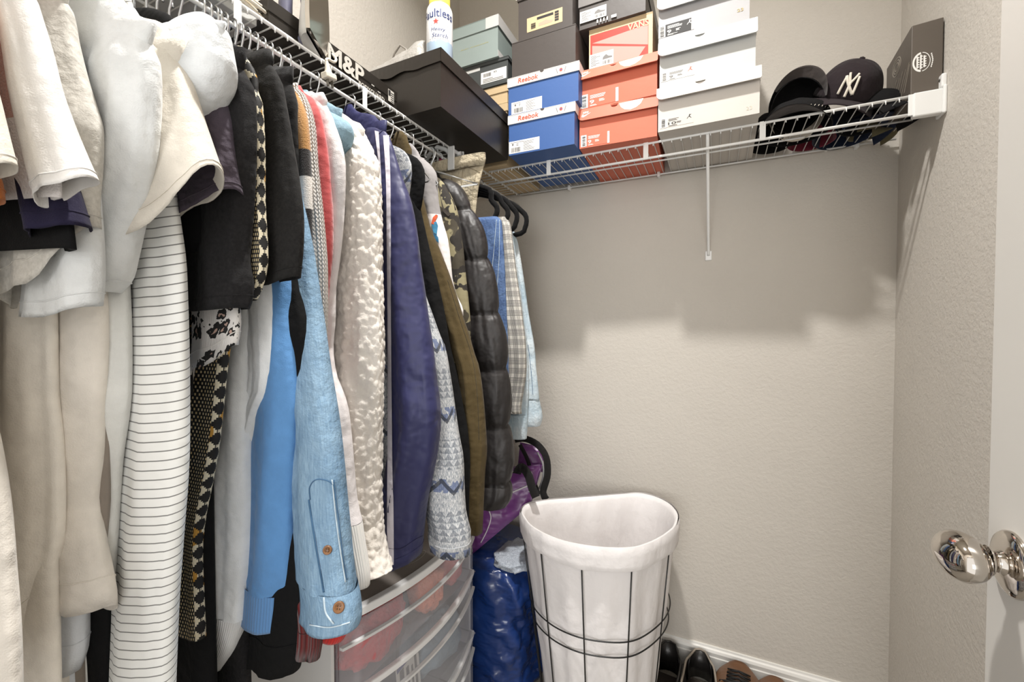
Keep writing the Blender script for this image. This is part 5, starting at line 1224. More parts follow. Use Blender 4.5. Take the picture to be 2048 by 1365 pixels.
# ------------------------------------------------------------------ caps heaped on the back shelf
def cap(label, C, up, fwd, mc, mb=None, mu=None, r=.088, h=.105, brim=.070, droop=.022, group='caps heaped on the shelf', squash=1.0, logo=None, wr=.006, seed=0, name='baseball_cap'):
    up = V(up).normalized(); fw = V(fwd); fw = (fw - up * fw.dot(up)).normalized(); sd_ = up.cross(fw)
    C = V(C); t = thing(name, label, 'cap', C, group)
    P = lambda x, y, z: C + fw * x + sd_ * y + up * z
    vs = []; fs = []; A_, B_ = 40, 16
    for j in range(B_ + 1):
        th = (pi / 2) * j / B_
        for i in range(A_):
            a = 2 * pi * i / A_; rr_ = cos(th) ** .82 if j < B_ else 0; zz = sin(th) ** 1.05
            d = 1 + wr * 8 * noise.noise(V((cos(a) * 1.4 + seed, sin(a) * 1.4, th * 1.5))) - .012 * abs(cos(a * 3)) ** 14 * cos(th)
            vs.append(P(r * 1.10 * rr_ * cos(a) * d, r * rr_ * sin(a) * d, h * zz * squash * d))
    for j in range(B_):
        for i in range(A_):
            k = (i + 1) % A_; fs.append((j * A_ + i, j * A_ + k, (j + 1) * A_ + k, (j + 1) * A_ + i))
    cr_ = mk('crown', vs, fs, mc, t, True); so = cr_.modifiers.new('thick', 'SOLIDIFY'); so.thickness = .0022
    MB().lathe([(0, .006), (.006, .004), (.007, 0)], P(0, 0, h * squash - .001), up, 12).build('button', mc, cr_, True)
    if brim:
        vs = []; fs = []; A_, B_ = 28, 6; th = .0028
        for lay in (0, 1):
            for j in range(B_ + 1):
                q = j / B_
                for i in range(A_ + 1):
                    a = radians(-66 + 132 * i / A_); e = 1 - (abs(a) / radians(66)) ** 2.4
                    rad = 1 + q * brim / r * max(e, 0) ** .8
                    x, y = r * 1.10 * cos(a) + (rad - 1) * r * 1.05, r * sin(a) * (1 + q * .10)
                    vs.append(P(x, y, .004 - droop * (y / r) ** 2 * (.35 + .65 * q) - .006 * q - lay * th))
        n_ = (A_ + 1) * (B_ + 1)
        for lay in (0, 1):
            for j in range(B_):
                for i in range(A_):
                    a = lay * n_ + j * (A_ + 1) + i; f_ = (a, a + 1, a + A_ + 2, a + A_ + 1); fs.append(f_ if lay == 0 else f_[::-1])
        for i in range(A_):
            a = B_ * (A_ + 1) + i; fs.append((a, a + 1, n_ + a + 1, n_ + a))
        bo_ = mk('brim', vs, fs, [mb or mc, mu or mb or mc], t, True, fm=[0] * (A_ * B_) + [1] * (A_ * B_) + [0] * A_)
    if logo: logo(t, P, r, h * squash)
    return t
CB = fab('cap_black', (16, 15, 16), sheen=.0); CN = fab('cap_navy_black', (40, 32, 35), sheen=.05); CG = fab('cap_charcoal', (66, 60, 58)); CW = fab('cap_stone', (196, 186, 172)); CNv = fab('cap_navy', (26, 36, 58)); CM = fab('cap_maroon', (112, 34, 50)); CK = fab('cap_khaki', (112, 104, 78))
I_capw = fab('embroidery_white', (224, 216, 202))
def ny(t, P, r, h):
    "interlocking N and Y embroidered on the front of the crown"
    def on(u, v):                       # u across, v up, in metres -> point on the crown front
        th = math.asin(min(.98, max(.05, (v) / h))); rad = cos(th) ** .82
        a = u / (r * 1.05); return P(r * 1.10 * rad * cos(a) + .0030, r * rad * sin(a), h * sin(th) ** 1.05)
    def bar(pts, w, nm):
        L = [on(a, b) for a, b in spline(pts, 14)]; MB().tube(L, w, 6).build(nm, I_capw, t, True)
    cz = .038
    S = 1.15
    for nm, pts, w in (('letter_n', [(-.016, -.020), (-.015, .014)], .0030), ('letter_n', [(-.016, .016), (.014, -.018)], .0036), ('letter_n', [(.014, -.018), (.015, .017)], .0030), ('letter_y', [(-.011, .022), (0, .004)], .0030), ('letter_y', [(.012, .022), (0, .004)], .0030), ('letter_y', [(0, .005), (0, -.024)], .0034)):
        bar([(a * S, cz + b * S) for a, b in pts], w, nm)
def stitch(t, P, r, h):
    m = MB()
    for k in range(26):
        a = radians(-80 + 160 * k / 25); m.tube([P(r * 1.13 * cos(a), r * 1.03 * sin(a), .012), P(r * 1.125 * cos(a + .03), r * 1.03 * sin(a + .03), .016)], .0008, 4)
    m.build('white_stitching', I_capw, t)
dk_ = SH + .004
def on_deck(px, y, z=0): p = PY(px, 250, y); return V((p.x, y, dk_ + z))
cap('black cap with white stitching resting flat on the shelf wires', on_deck(1590, 1.475), (0, .1, 1), (-.25, -1, 0), CB, CB, CG, h=.075, logo=stitch, seed=1, brim=.05)
cap('dark navy knit cap with a maroon and white pattern, low on the shelf', on_deck(1622, 1.585), (.05, .05, 1), (.6, -1, 0), CM, CNv, CNv, h=.06, brim=.0, r=.06, seed=2)
cap('navy cap pressed flat against the wall under the others', on_deck(1690, 1.575), (0, .15, 1), (.8, -.7, 0), CNv, CNv, CNv, h=.07, brim=.04, r=.075, seed=3)
cap('black cap at the right end of the heap, brim toward the dark box', on_deck(1745, 1.500), (-.1, .1, 1), (.85, -.5, 0), CB, CB, CB, h=.075, r=.07, brim=.055, seed=4)
cap('black cap squeezed beside the white shoe boxes', on_deck(1535, 1.565), (.1, .0, 1), (-.2, -1, 0), CB, CB, CB, h=.10, brim=.0, r=.060, seed=5)
cap('small khaki cap peeping out below the navy one', on_deck(1735, 1.60, .0), (0, 0, 1), (1, -.5, 0), CK, CK, CK, h=.05, brim=.02, r=.045, seed=9)
cap('stone coloured cap with its brim curling under the open black cap', PY(1592, 208, 1.50), (.10, .95, .25), (.10, .30, -1), CB, CW, CW, r=.070, h=.08, brim=.024, droop=.030, seed=6)
cap('black cap lying on its back with a grey underbrim, topmost on the left', PY(1592, 212, 1.465), (.15, .9, .30), (.25, -.45, .8), CB, CB, CG, r=.064, h=.080, brim=.026, droop=.03, seed=7)
cap('dark cap with white interlocking letters on its front', PY(1690, 196, 1.50), (.28, -.50, .80), (-.25, -.70, -.50), CN, CN, CG, r=.078, h=.092, brim=.050, droop=.030, logo=ny, seed=8, wr=.002)

# ------------------------------------------------------------------ upright dark box with a round emblem at the right end
M_bx = card('box_umber', (92, 84, 76), .5)
yE = 1.383; xl = PY(1822, 120, yE).x; xr = XR - .003; yb_ = PX(1773, 150, xl).y; ztop = PY(1822, 52, yE).z
eb = thing('emblem_box', 'upright dark carton with a round white emblem at the shelf end', 'box', ((xl + xr) / 2, (yE + yb_) / 2, SH + .003))
# top edge slopes down towards the back
vs = [(xl, yE, SH + .003), (xr, yE, SH + .003), (xr, yb_, SH + .003), (xl, yb_, SH + .003), (xl, yE, ztop), (xr, yE, ztop + .004), (xr, yb_, ztop - .01), (xl, yb_, ztop - .01)]
bevel(MB().hexa([V(v) for v in vs]).build('carton_body', M_bx, eb), .002)
f = Face(V((xl, yE, SH)), V((1, 0, 0)), V((0, 0, 1))); cc_ = f.uv(1843, 124); R1 = .0235
ring = lambda r0, r1, a0=0, a1=2 * pi, n=40: ([(cc_[0] + r1 * cos(a0 + (a1 - a0) * k / n) * .72, cc_[1] + r1 * sin(a0 + (a1 - a0) * k / n)) for k in range(n + 1)] + [(cc_[0] + r0 * cos(a1 - (a1 - a0) * k / n) * .72, cc_[1] + r0 * sin(a1 - (a1 - a0) * k / n)) for k in range(n + 1)])
f.poly('emblem_ring', ring(R1 * .80, R1, radians(95), radians(265)), INKW, eb); f.poly('emblem_ring', ring(R1 * .90, R1 * .97, radians(-85), radians(85)), INKW, eb)
rects = []
for i, xx in enumerate((-.0095, -.003, .0035)):
    hh_ = (.028, .034, .028)[i]; rects.append((cc_[0] + xx, cc_[1] - hh_ / 2, cc_[0] + xx + .0030, cc_[1] + hh_ / 2))
    for k in range(5): yy_ = cc_[1] - hh_ / 2 + hh_ * (k + .3) / 5; rects.append((cc_[0] + xx + .003, yy_, cc_[0] + xx + .0052, yy_ + .0022))
f.bars('emblem_letters', rects, INKW, eb)
f.bars('side_lettering', [(cc_[0] + .0195 - .0030 * abs(k - 3.5) ** 1.3 / 6, cc_[1] - .017 + .0043 * k, cc_[0] + .0215 - .0030 * abs(k - 3.5) ** 1.3 / 6, cc_[1] - .0135 + .0043 * k) for k in range(8)], INKW, eb)
fl_ = Face(V((xl, yb_, SH)), V((0, -1, 0)), V((0, 0, 1))); Lw = yb_ - yE
I_g = plain('umber_grey_ink', (150, 142, 130), .6)
for i in range(7):
    x0 = Lw * (.04 + .12 * i); fl_.poly('diagonal_line', [(x0, .03), (x0 + .004, .03), (min(Lw * .97, x0 + .055), .085 + .006 * (i % 2)), (min(Lw * .97, x0 + .055) - .004, .085 + .006 * (i % 2))], I_g, eb)
for k in range(3):
    r0 = .030 - .008 * k; pts = [(Lw * .45 + r0 * cos(a), .125 + r0 * .75 * sin(a)) for a in [2 * pi * j / 24 for j in range(25)]] + [(Lw * .45 + (r0 - .003) * cos(a), .125 + (r0 - .003) * .75 * sin(a)) for a in [2 * pi * (24 - j) / 24 for j in range(25)]]
    fl_.poly('ring_print', pts, I_g, eb)

# ------------------------------------------------------------------ plastic drawer cart under the clothes
def frosted(name, col, alpha, rough=.25):
    n = Nodes(name); n.p('Base Color', srgb(*col)); n.p('Roughness', rough); n.p('Alpha', alpha); n.p('Specular IOR Level', .5); return n.mat
M_fro = frosted('frosted_drawer', (226, 226, 232), .20); M_fr2 = frosted('milky_frame', (232, 232, 232), .92, .35); M_rim = plain('milky_rim', (240, 240, 240), .3); M_top = plain('taupe_plastic', (140, 132, 126), .4)
cy0, cy1, cxb, cxf, BOW = .63, 1.185, -1.035, -.705, .055; ctop = .648
cart = thing('drawer_cart', 'white plastic cart of frosted drawers with taupe top, under the clothes', 'drawer unit', ((cxb + cxf) / 2, (cy0 + cy1) / 2, 0))
def xf(y, k=1.0): q = (y - (cy0 + cy1) / 2) / ((cy1 - cy0) / 2); return cxf + BOW * k * (1 - q * q)
def bowed(x_in, z0, z1, extra, y0=None, y1=None, th=None, n=24, k=1.0):
    "slab with a bowed front; th: hollow front shell of this thickness instead of a solid slab"
    y0 = cy0 if y0 is None else y0; y1 = cy1 if y1 is None else y1; vs = []; fs = []
    for i in range(n + 1):
        y = y0 + (y1 - y0) * i / n; xo = xf(y, k) + extra; xi = x_in if th is None else xo - th
        vs += [V((xi, y, z0)), V((xo, y, z0)), V((xo, y, z1)), V((xi, y, z1))]
    for i in range(n):
        b = i * 4
        for q in range(4): fs.append((b + q, b + (q + 1) % 4, b + 4 + (q + 1) % 4, b + 4 + q))
    fs += [(3, 2, 1, 0), tuple(n * 4 + q for q in range(4))]
    return vs, fs
def bpart(name, mat, parent, *a, **kw):
    vs, fs = bowed(*a, **kw); return mk(name, vs, fs, mat, parent)
bpart('top_panel', M_top, cart, cxb, ctop - .012, ctop - .004, -.010)
bevel(bpart('top_rim', M_rim, cart, 0, ctop - .018, ctop + .002, .006, th=.020), .003)
MB().box(cxb, cxf - .006, cy0, cy0 + .008, .0, ctop - .016).build('side_panel', M_fr2, cart); MB().box(cxb, cxf - .006, cy1 - .008, cy1, .0, ctop - .016).build('side_panel', M_fr2, cart)
MB().box(cxb, cxb + .005, cy0 + .008, cy1 - .008, 0, ctop - .016).build('back_panel', M_fr2, cart)
zs = [ctop - .020, .466, .268, .072]
for i in range(3):
    zt_, zb_ = zs[i], zs[i + 1] + .012
    d_ = bpart('drawer', M_fro, cart, 0, zb_, zt_ - .004, .002, cy0 + .012, cy1 - .002, .004)
    bpart('drawer_lip', M_fr2, d_, 0, zt_ - .050, zt_ - .044, .010, cy0 + .012, cy1 - .002, .010)
    m = MB().box(cxb + .03, cxf - .004, cy0 + .014, cy0 + .017, zb_, zt_ - .03).box(cxb + .03, cxf - .004, cy1 - .017, cy1 - .014, zb_, zt_ - .03).box(cxb + .03, cxb + .033, cy0 + .014, cy1 - .014, zb_, zt_ - .03).box(cxb + .03, cxf + .02, cy0 + .014, cy1 - .014, zb_, zb_ + .003)
    m.build('drawer_tray', M_fro, d_)
    bevel(bpart('rail', M_rim, cart, 0, zs[i + 1] - .004, zs[i + 1] + .010, .008, th=.016), .003)
f = Face(V((-.725, .80, ctop - .0038)), V((0, 1, 0)), V((-1, 0, 0)))
p_ = PZ(822, 1127, ctop - .004); f.O = p_
f.text('lettering', 'Sterilite', 0, 0, .058, .012, plain('taupe_relief', (176, 170, 164), .4), cart, .0006)
nO = 28; out = [(.029 + .038 * cos(2 * pi * k / nO), .006 + .013 * sin(2 * pi * k / nO)) for k in range(nO)]; inn_ = [(.029 + .036 * cos(-2 * pi * k / nO), .006 + .0115 * sin(-2 * pi * k / nO)) for k in range(nO)]
f.poly('oval_line', out + out[:1] + [(.029 + .036, .006)] + inn_[1:] + [(.029 + .036, .006)], plain('taupe_relief', (176, 170, 164), .4), cart, .0005)
# folded things inside the top two drawers
def cloth_lump(name, label, c, sx, sy, sz, mat, seed, rotz=0, group=None, cat='clothing'):
    vs = []; fs = []; A_, B_ = 30, 18; cs, sn = cos(rotz), sin(rotz)
    for j in range(B_ + 1):
        th = pi * j / B_ - pi / 2
        for i in range(A_):
            a = 2 * pi * i / A_; ce = abs(cos(th)) ** .5; d = 1 + .22 * noise.noise(V((cos(a) * 2 + seed, sin(a) * 2, th * 2))) + .10 * noise.noise(V((cos(a) * 5 + seed, sin(a) * 5, th * 5)))
            x = sx * ce * abs(cos(a)) ** .7 * (1 if cos(a) > 0 else -1) * d; y = sy * ce * abs(sin(a)) ** .7 * (1 if sin(a) > 0 else -1) * d; z_ = sz * (abs(sin(th)) ** .7 * (1 if th > 0 else -1)) * d
            vs.append((c[0] + x * cs - y * sn, c[1] + x * sn + y * cs, max(c[2] - sz, c[2] + z_)))
    for j in range(B_):
        for i in range(A_):
            k = (i + 1) % A_; fs.append((j * A_ + i, j * A_ + k, (j + 1) * A_ + k, (j + 1) * A_ + i))
    return tag(mk(name, vs, fs, mat, None, True), label, cat, group)
CS = fab('cloth_salmon', (240, 150, 122), wr=.8, wscale=30); CP = fab('cloth_rose', (236, 150, 150), wr=.8, wscale=30); CR = fab('cloth_tomato', (206, 66, 66), wr=.8, wscale=26); CGy = fab('cloth_slate', (98, 98, 104))
z1_ = zs[1] + .018
cloth_lump('folded_blouse', 'rose pink folded top at the far end of the top drawer', (-.735, 1.085, z1_ + .062), .045, .048, .060, CP, 1, .2)
cloth_lump('folded_shirt', 'salmon folded shirt in the middle of the top drawer', (-.715, .955, z1_ + .055), .040, .045, .055, CS, 2, -.2)
cloth_lump('folded_sweater', 'tomato red folded sweater at the near end of the top drawer', (-.735, .765, z1_ + .056), .055, .095, .055, CR, 3, .1)
cloth_lump('folded_leggings', 'dark slate folded leggings between the pink and red things in the drawer', (-.80, .90, z1_ + .050), .05, .13, .050, CGy, 4, 0)
z2_ = zs[2] + .018
cloth_lump('folded_jeans', 'blue grey folded clothes in the second drawer', (-.745, 1.02, z2_ + .06), .06, .10, .060, fab('cloth_bluegrey', (150, 168, 182), wr=.8), 5, 0)
pk = thing('paper_packet', 'white printed paper packet standing behind the second drawer front', 'packet', (-.70, .87, z2_))
f = Face(V((-.690, .815, z2_ + .002)), V((-.12, 1, 0)), V((-.1, 0, 1)))
f.rect('packet_sheet', 0, 0, .10, .125, PAPER, pk, .002); f.bars('packet_print', [(.012, .02, .030, .11), (.040, .03, .052, .10), (.062, .02, .07, .09), (.078, .03, .088, .11)], INKG, pk, .0026)
f.bars('packet_band', [(0.002, .112, .098, .122)], plain('packet_blue', (92, 92, 150), .5), pk, .0027)

# ------------------------------------------------------------------ bags on the floor in the corner
def mat_nylon(name, col, rough=.22):
    n = Nodes(name); o = n.obj(); n.p('Base Color', srgb(*col)); n.p('Roughness', rough); n.p('Specular IOR Level', .6); n.p('Coat Weight', .25); n.p('Coat Roughness', .25)
    n.p('Normal', n.bump(n.noise(n.scalev(o, 1, 1, 1.6), 6, 3, .5), .8, .06)); return n.mat
def sack(parent, name, c, ex_, ey_, hx, hy, z0, z1, mat, seed, top=.8, wr=.018, rows=60, cols=72, sup=3.2):
    vs = []; fs = []
    for j in range(rows + 1):
        t = j / rows; z_ = z0 + (z1 - z0) * t; k = (1 - (1 - top) * max(0, (t - .75) / .25) ** 2) * (1 if t > .04 else .93 + t * 1.75)
        for i in range(cols):
            a = 2 * pi * i / cols; c_, s_ = cos(a), sin(a)
            x = abs(c_) ** (2 / sup) * (1 if c_ > 0 else -1) * hx * k; y = abs(s_) ** (2 / sup) * (1 if s_ > 0 else -1) * hy * k
            d = wr * (noise.noise(V((c_ * 1.5 + seed, s_ * 1.5, z_ * 6 + c_ * 2))) + .6 * noise.noise(V((c_ * 3.2 + seed, s_ * 3.2, z_ * 15 + c_ * 5))) + .3 * noise.noise(V((c_ * 6 + seed, s_ * 6, z_ * 30))))
            P = V(c) + ex_ * (x + c_ * d) + ey_ * (y + s_ * d); vs.append((P.x, P.y, z_))
    for j in range(rows):
        for i in range(cols):
            k = (i + 1) % cols; fs.append((j * cols + i, j * cols + k, (j + 1) * cols + k, (j + 1) * cols + i))
    fs.append(tuple(range(cols))[::-1]); fs.append(tuple(rows * cols + i for i in range(cols)))
    return mk(name, vs, fs, mat, parent, True)
bz = PY(1000, 1092, 1.42).z
bag = thing('nylon_bag', 'tall glossy navy blue nylon bag on the floor beside the cart', 'bag', (-.735, 1.44, 0))
M_nyl = mat_nylon('navy_nylon', (28, 56, 116))
sack(bag, 'bag_body', (-.740, 1.435, 0), V((1, 0, 0)), V((0, 1, 0)), .185, .185, .004, bz, M_nyl, 3, .86, wr=.030)
MB().tube([V((-.740 + .176 * cos(a), 1.435 + .176 * sin(a), bz - .03)) for a in [2 * pi * k / 48 for k in range(48)]], .004, 6, closed=True).build('draw_hem', M_nyl, bag, True)
gy = cloth_lump('grey_towel', 'pale grey knitted towel edge between the navy bag and the purple one', (-.625, 1.37, bz + .014), .07, .10, .018, fab('towel_grey', (196, 202, 210), col2=(150, 158, 170), wr=.6), 11, 0, cat='towel')

# purple sports bag leaning in the corner on top
M_pur = mat_nylon('purple_vinyl', (116, 58, 128), .35); M_purl = plain('bag_piping_white', (226, 222, 228), .4); M_web = fab('black_webbing', (26, 24, 24))
pb_ = thing('duffel_bag', 'purple sports bag with white piping and black straps, on the navy bag', 'bag', (-.70, 1.45, bz + .05))
B0 = PY(948, 1110, 1.30); 
# front panel corners in the photo, thickness behind it
q1 = PY(955, 1108, 1.255); q2 = PY(1060, 1010, 1.36); q3 = PY(1078, 930, 1.41); q4 = PY(1000, 925, 1.30); q5 = PY(935, 1000, 1.22)
def pillow(name, quad, depth, mat, parent, bulge=.03, n=26):
    a, b, c, d = [V(q) for q in quad]; nn = (b - a).cross(d - a).normalized()
    if nn.dot(CAM - a) < 0: nn = -nn
    vs = []; fs = []
    for side in (0, 1):
        for j in range(n + 1):
            for i in range(n + 1):
                u, v = i / n, j / n; P = (a * (1 - u) + b * u) * (1 - v) + (d * (1 - u) + c * u) * v
                e = (max(0, 1 - (2 * u - 1) ** 4) * max(0, 1 - (2 * v - 1) ** 4)) ** .5
                o = bulge * e + .006 * noise.noise(P * 18) * e
                vs.append(P + nn * (o if side == 0 else -depth * (.25 + .75 * e)))
    m_ = (n + 1) ** 2
    for side in (0, 1):
        for j in range(n):
            for i in range(n):
                q = side * m_ + j * (n + 1) + i; f_ = (q, q + 1, q + n + 2, q + n + 1); fs.append(f_ if side == 0 else f_[::-1])
    per = [i for i in range(n + 1)] + [j * (n + 1) + n for j in range(1, n + 1)] + [n * (n + 1) + i for i in range(n - 1, -1, -1)] + [j * (n + 1) for j in range(n - 1, 0, -1)]
    for k in range(len(per)): p, q = per[k], per[(k + 1) % len(per)]; fs.append((p, q, m_ + q, m_ + p))
    o = mk(name, vs, fs, mat, parent, True); return o
body_ = pillow('bag_body', (PY(920, 1130, 1.30), PY(1060, 1012, 1.37), PY(1085, 928, 1.43), PY(935, 950, 1.33)), .10, M_pur, pb_, .03)
flap_ = pillow('top_pocket', (PY(1035, 940, 1.47), PY(1085, 945, 1.50), PY(1088, 895, 1.53), PY(1040, 885, 1.50)), .06, M_pur, pb_, .02, 14)
def rib(pts, nm, mat, r, y): MB().tube([PY(px, py, y + dy) for px, py, dy in spline(pts, 24)], r, 6).build(nm, mat, pb_, True)
seam(body_, [(1000, 950), (1025, 945), (1048, 940), (1062, 946), (1064, 965), (1058, 985)], M_purl, pb_, 'piping', .0028, .002)
seam(body_, [(1000, 997), (1025, 985), (1056, 972)], M_purl, pb_, 'piping', .0028, .002)
seam(body_, [(962, 1085), (975, 1060), (982, 1035), (975, 1015)], M_purl, pb_, 'piping', .0022, .002)
def strap_ribbon(pts, w, nm, y, mat=M_web):
    P = [PY(px, py, y + dy) for px, py, dy in spline(pts, 22)]; vs = []; fs = []
    for i, p in enumerate(P):
        t_ = (P[min(i + 1, 21)] - P[max(i - 1, 0)]).normalized(); s_ = t_.cross((CAM - p).normalized()).normalized(); n_ = s_.cross(t_)
        vs += [p - s_ * w, p + s_ * w, p + s_ * w + n_ * .002, p - s_ * w + n_ * .002]
    for i in range(21):
        for k in range(4): fs.append((i * 4 + k, i * 4 + (k + 1) % 4, i * 4 + 4 + (k + 1) % 4, i * 4 + 4 + k))
    mk(nm, vs, fs, mat, pb_, True)
strap_ribbon([(1030, 880, .06), (1050, 878, .05), (1075, 890, .03), (1092, 915, .0), (1095, 950, -.01), (1086, 985, -.02), (1093, 1000, -.02)], .012, 'shoulder_strap', 1.44)
strap_ribbon([(1030, 955, .02), (1042, 935, .0), (1056, 950, -.02), (1064, 975, -.03), (1072, 995, -.03)], .014, 'handle', 1.36)
strap_ribbon([(1040, 890, .0), (1055, 920, .0), (1065, 955, -.01), (1078, 990, -.02)], .007, 'side_strap', 1.42)
MB().tube([PY(px, py, 1.43) for px, py in spline([(1075, 905), (1086, 930), (1085, 960), (1072, 990)], 20)], .0035, 6).build('zip', plain('zip_grey', (150, 150, 152), .4), pb_, True)

# ------------------------------------------------------------------ half-round wire laundry hamper with a white liner
rimz = .650
rim_px = [(1042, 1028), (1055, 1050), (1086, 1071), (1125, 1086), (1171, 1096), (1232, 1101), (1275, 1098), (1309, 1086), (1340, 1067), (1355, 1048), (1355, 1030), (1344, 1014), (1325, 1002), (1305, 994), (1278, 989), (1240, 991), (1190, 995), (1113, 1001), (1063, 1008), (1046, 1017)]
rim = [PZ(px, py, rimz) for px, py in rim_px]
NR = 96
rim = [V(p) for p in spline([tuple(p) for p in rim + rim[:1]], NR + 1)[:-1]]
rc = sum(rim, V((0, 0, 0))) / NR
base_c = V((rc.x + .005, rc.y - .01, 0))
def hp_(k, z, out=0.0):
    t = z / rimz; p = rim[k % NR]; d = V((p.x - rc.x, p.y - rc.y, 0)); sc = .70 + .30 * t
    c = V((base_c.x + (rc.x - base_c.x) * t, base_c.y + (rc.y - base_c.y) * t, 0))
    q = c + d * sc; dn = d.normalized(); return V((q.x + dn.x * out, q.y + dn.y * out, z))
hm = thing('laundry_hamper', 'half-round black wire laundry hamper with white cloth liner', 'hamper', (base_c.x, base_c.y, 0))
M_blk = plain('black_wire', (22, 22, 22), .4)
def mat_liner():
    n = Nodes('liner_cotton'); o = n.obj(); n.p('Base Color', srgb(238, 234, 233)); n.p('Roughness', .85)
    w1 = n.bump(n.noise(n.scalev(o, 1, 1, .5), 9, 3, .5), .45, .03); n.p('Normal', n.bump(n.noise(o, 30, 3, .5), .25, .010, w1))
    n.p('Subsurface Weight', 0.0); return n.mat
M_lin = mat_liner()
# liner: outer skin up to the rim, then down inside
vs = []; fs = []; prof = [(.02, -.012), (.10, -.010), (.20, -.010), (.30, -.009), (.40, -.008), (.50, -.007), (.585, -.005), (.64, -.002), (rimz + .004, -.001), (rimz + .005, -.006), (rimz - .01, -.012), (.60, -.014), (.55, -.015), (.50, -.016), (.45, -.018), (.40, -.019), (.35, -.020), (.30, -.022), (.25, -.023), (.20, -.024), (.12, -.03)]
for (z_, o_) in prof:
    for k in range(NR):
        n1 = noise.noise(V((k * .22, z_ * 5, 1))) + .5 * noise.noise(V((k * .5, z_ * 9, 7)))
        n1 += .5 * sin(k * .9 + 3 * noise.noise(V((z_ * 4, 1, 2))))
        am = .0065 if z_ < .62 else .0012
        vs.append(hp_(k, z_, o_ + am * n1))
for j in range(len(prof) - 1):
    for k in range(NR):
        l = (k + 1) % NR; fs.append((j * NR + k, j * NR + l, (j + 1) * NR + l, (j + 1) * NR + k))
fs.append(tuple((len(prof) - 1) * NR + k for k in range(NR)))
mk('liner', vs, fs, M_lin, hm, True)
# fold-over band hanging over the rim
vs = []; fs = []; bprof = [(rimz + .006, .002), (rimz - .004, .0065), (rimz - .02, .0075), (rimz - .045, .008), (rimz - .058, .0085), (rimz - .060, .0070)]
for (z_, o_) in bprof:
    for k in range(NR): vs.append(hp_(k, z_ - (.010 * noise.noise(V((k * .13, 2, 3))) if z_ < rimz - .05 else 0), o_ + .0014 * noise.noise(V((k * .3, z_ * 20, 5)))))
for j in range(len(bprof) - 1):
    for k in range(NR):
        l = (k + 1) % NR; fs.append((j * NR + k, j * NR + l, (j + 1) * NR + l, (j + 1) * NR + k))
mk('liner_band', vs, fs, M_lin, hm, True)
wire = .0021
for z_ in (.385, .340, .06, .020, rimz - .012): MB().tube([hp_(k, z_, .004) for k in range(NR)], wire, 6, closed=True).build('wire_ring', M_blk, hm, True)
# uprights: those facing the camera sit where the photo shows them
ups = []
for px, py in ((1084, 1110), (1165, 1140), (1266, 1145), (1334, 1120), (1050, 1100)):
    best = min(range(NR), key=lambda k: (abs(to_px(hp_(k, rimz - .07))[0] - px) + (0 if (hp_(k, .6) - CAM).length < (rc - CAM).length + .03 else 500))); ups.append(best)
ups += [(ups[-1] - 5) % NR, 66, 72, 78, 84, 89]
for k in ups: MB().tube([hp_(k, z_, .004) for z_ in (.02, .2, .4, .60)], wire, 6).build('upright_wire', M_blk, hm, True)

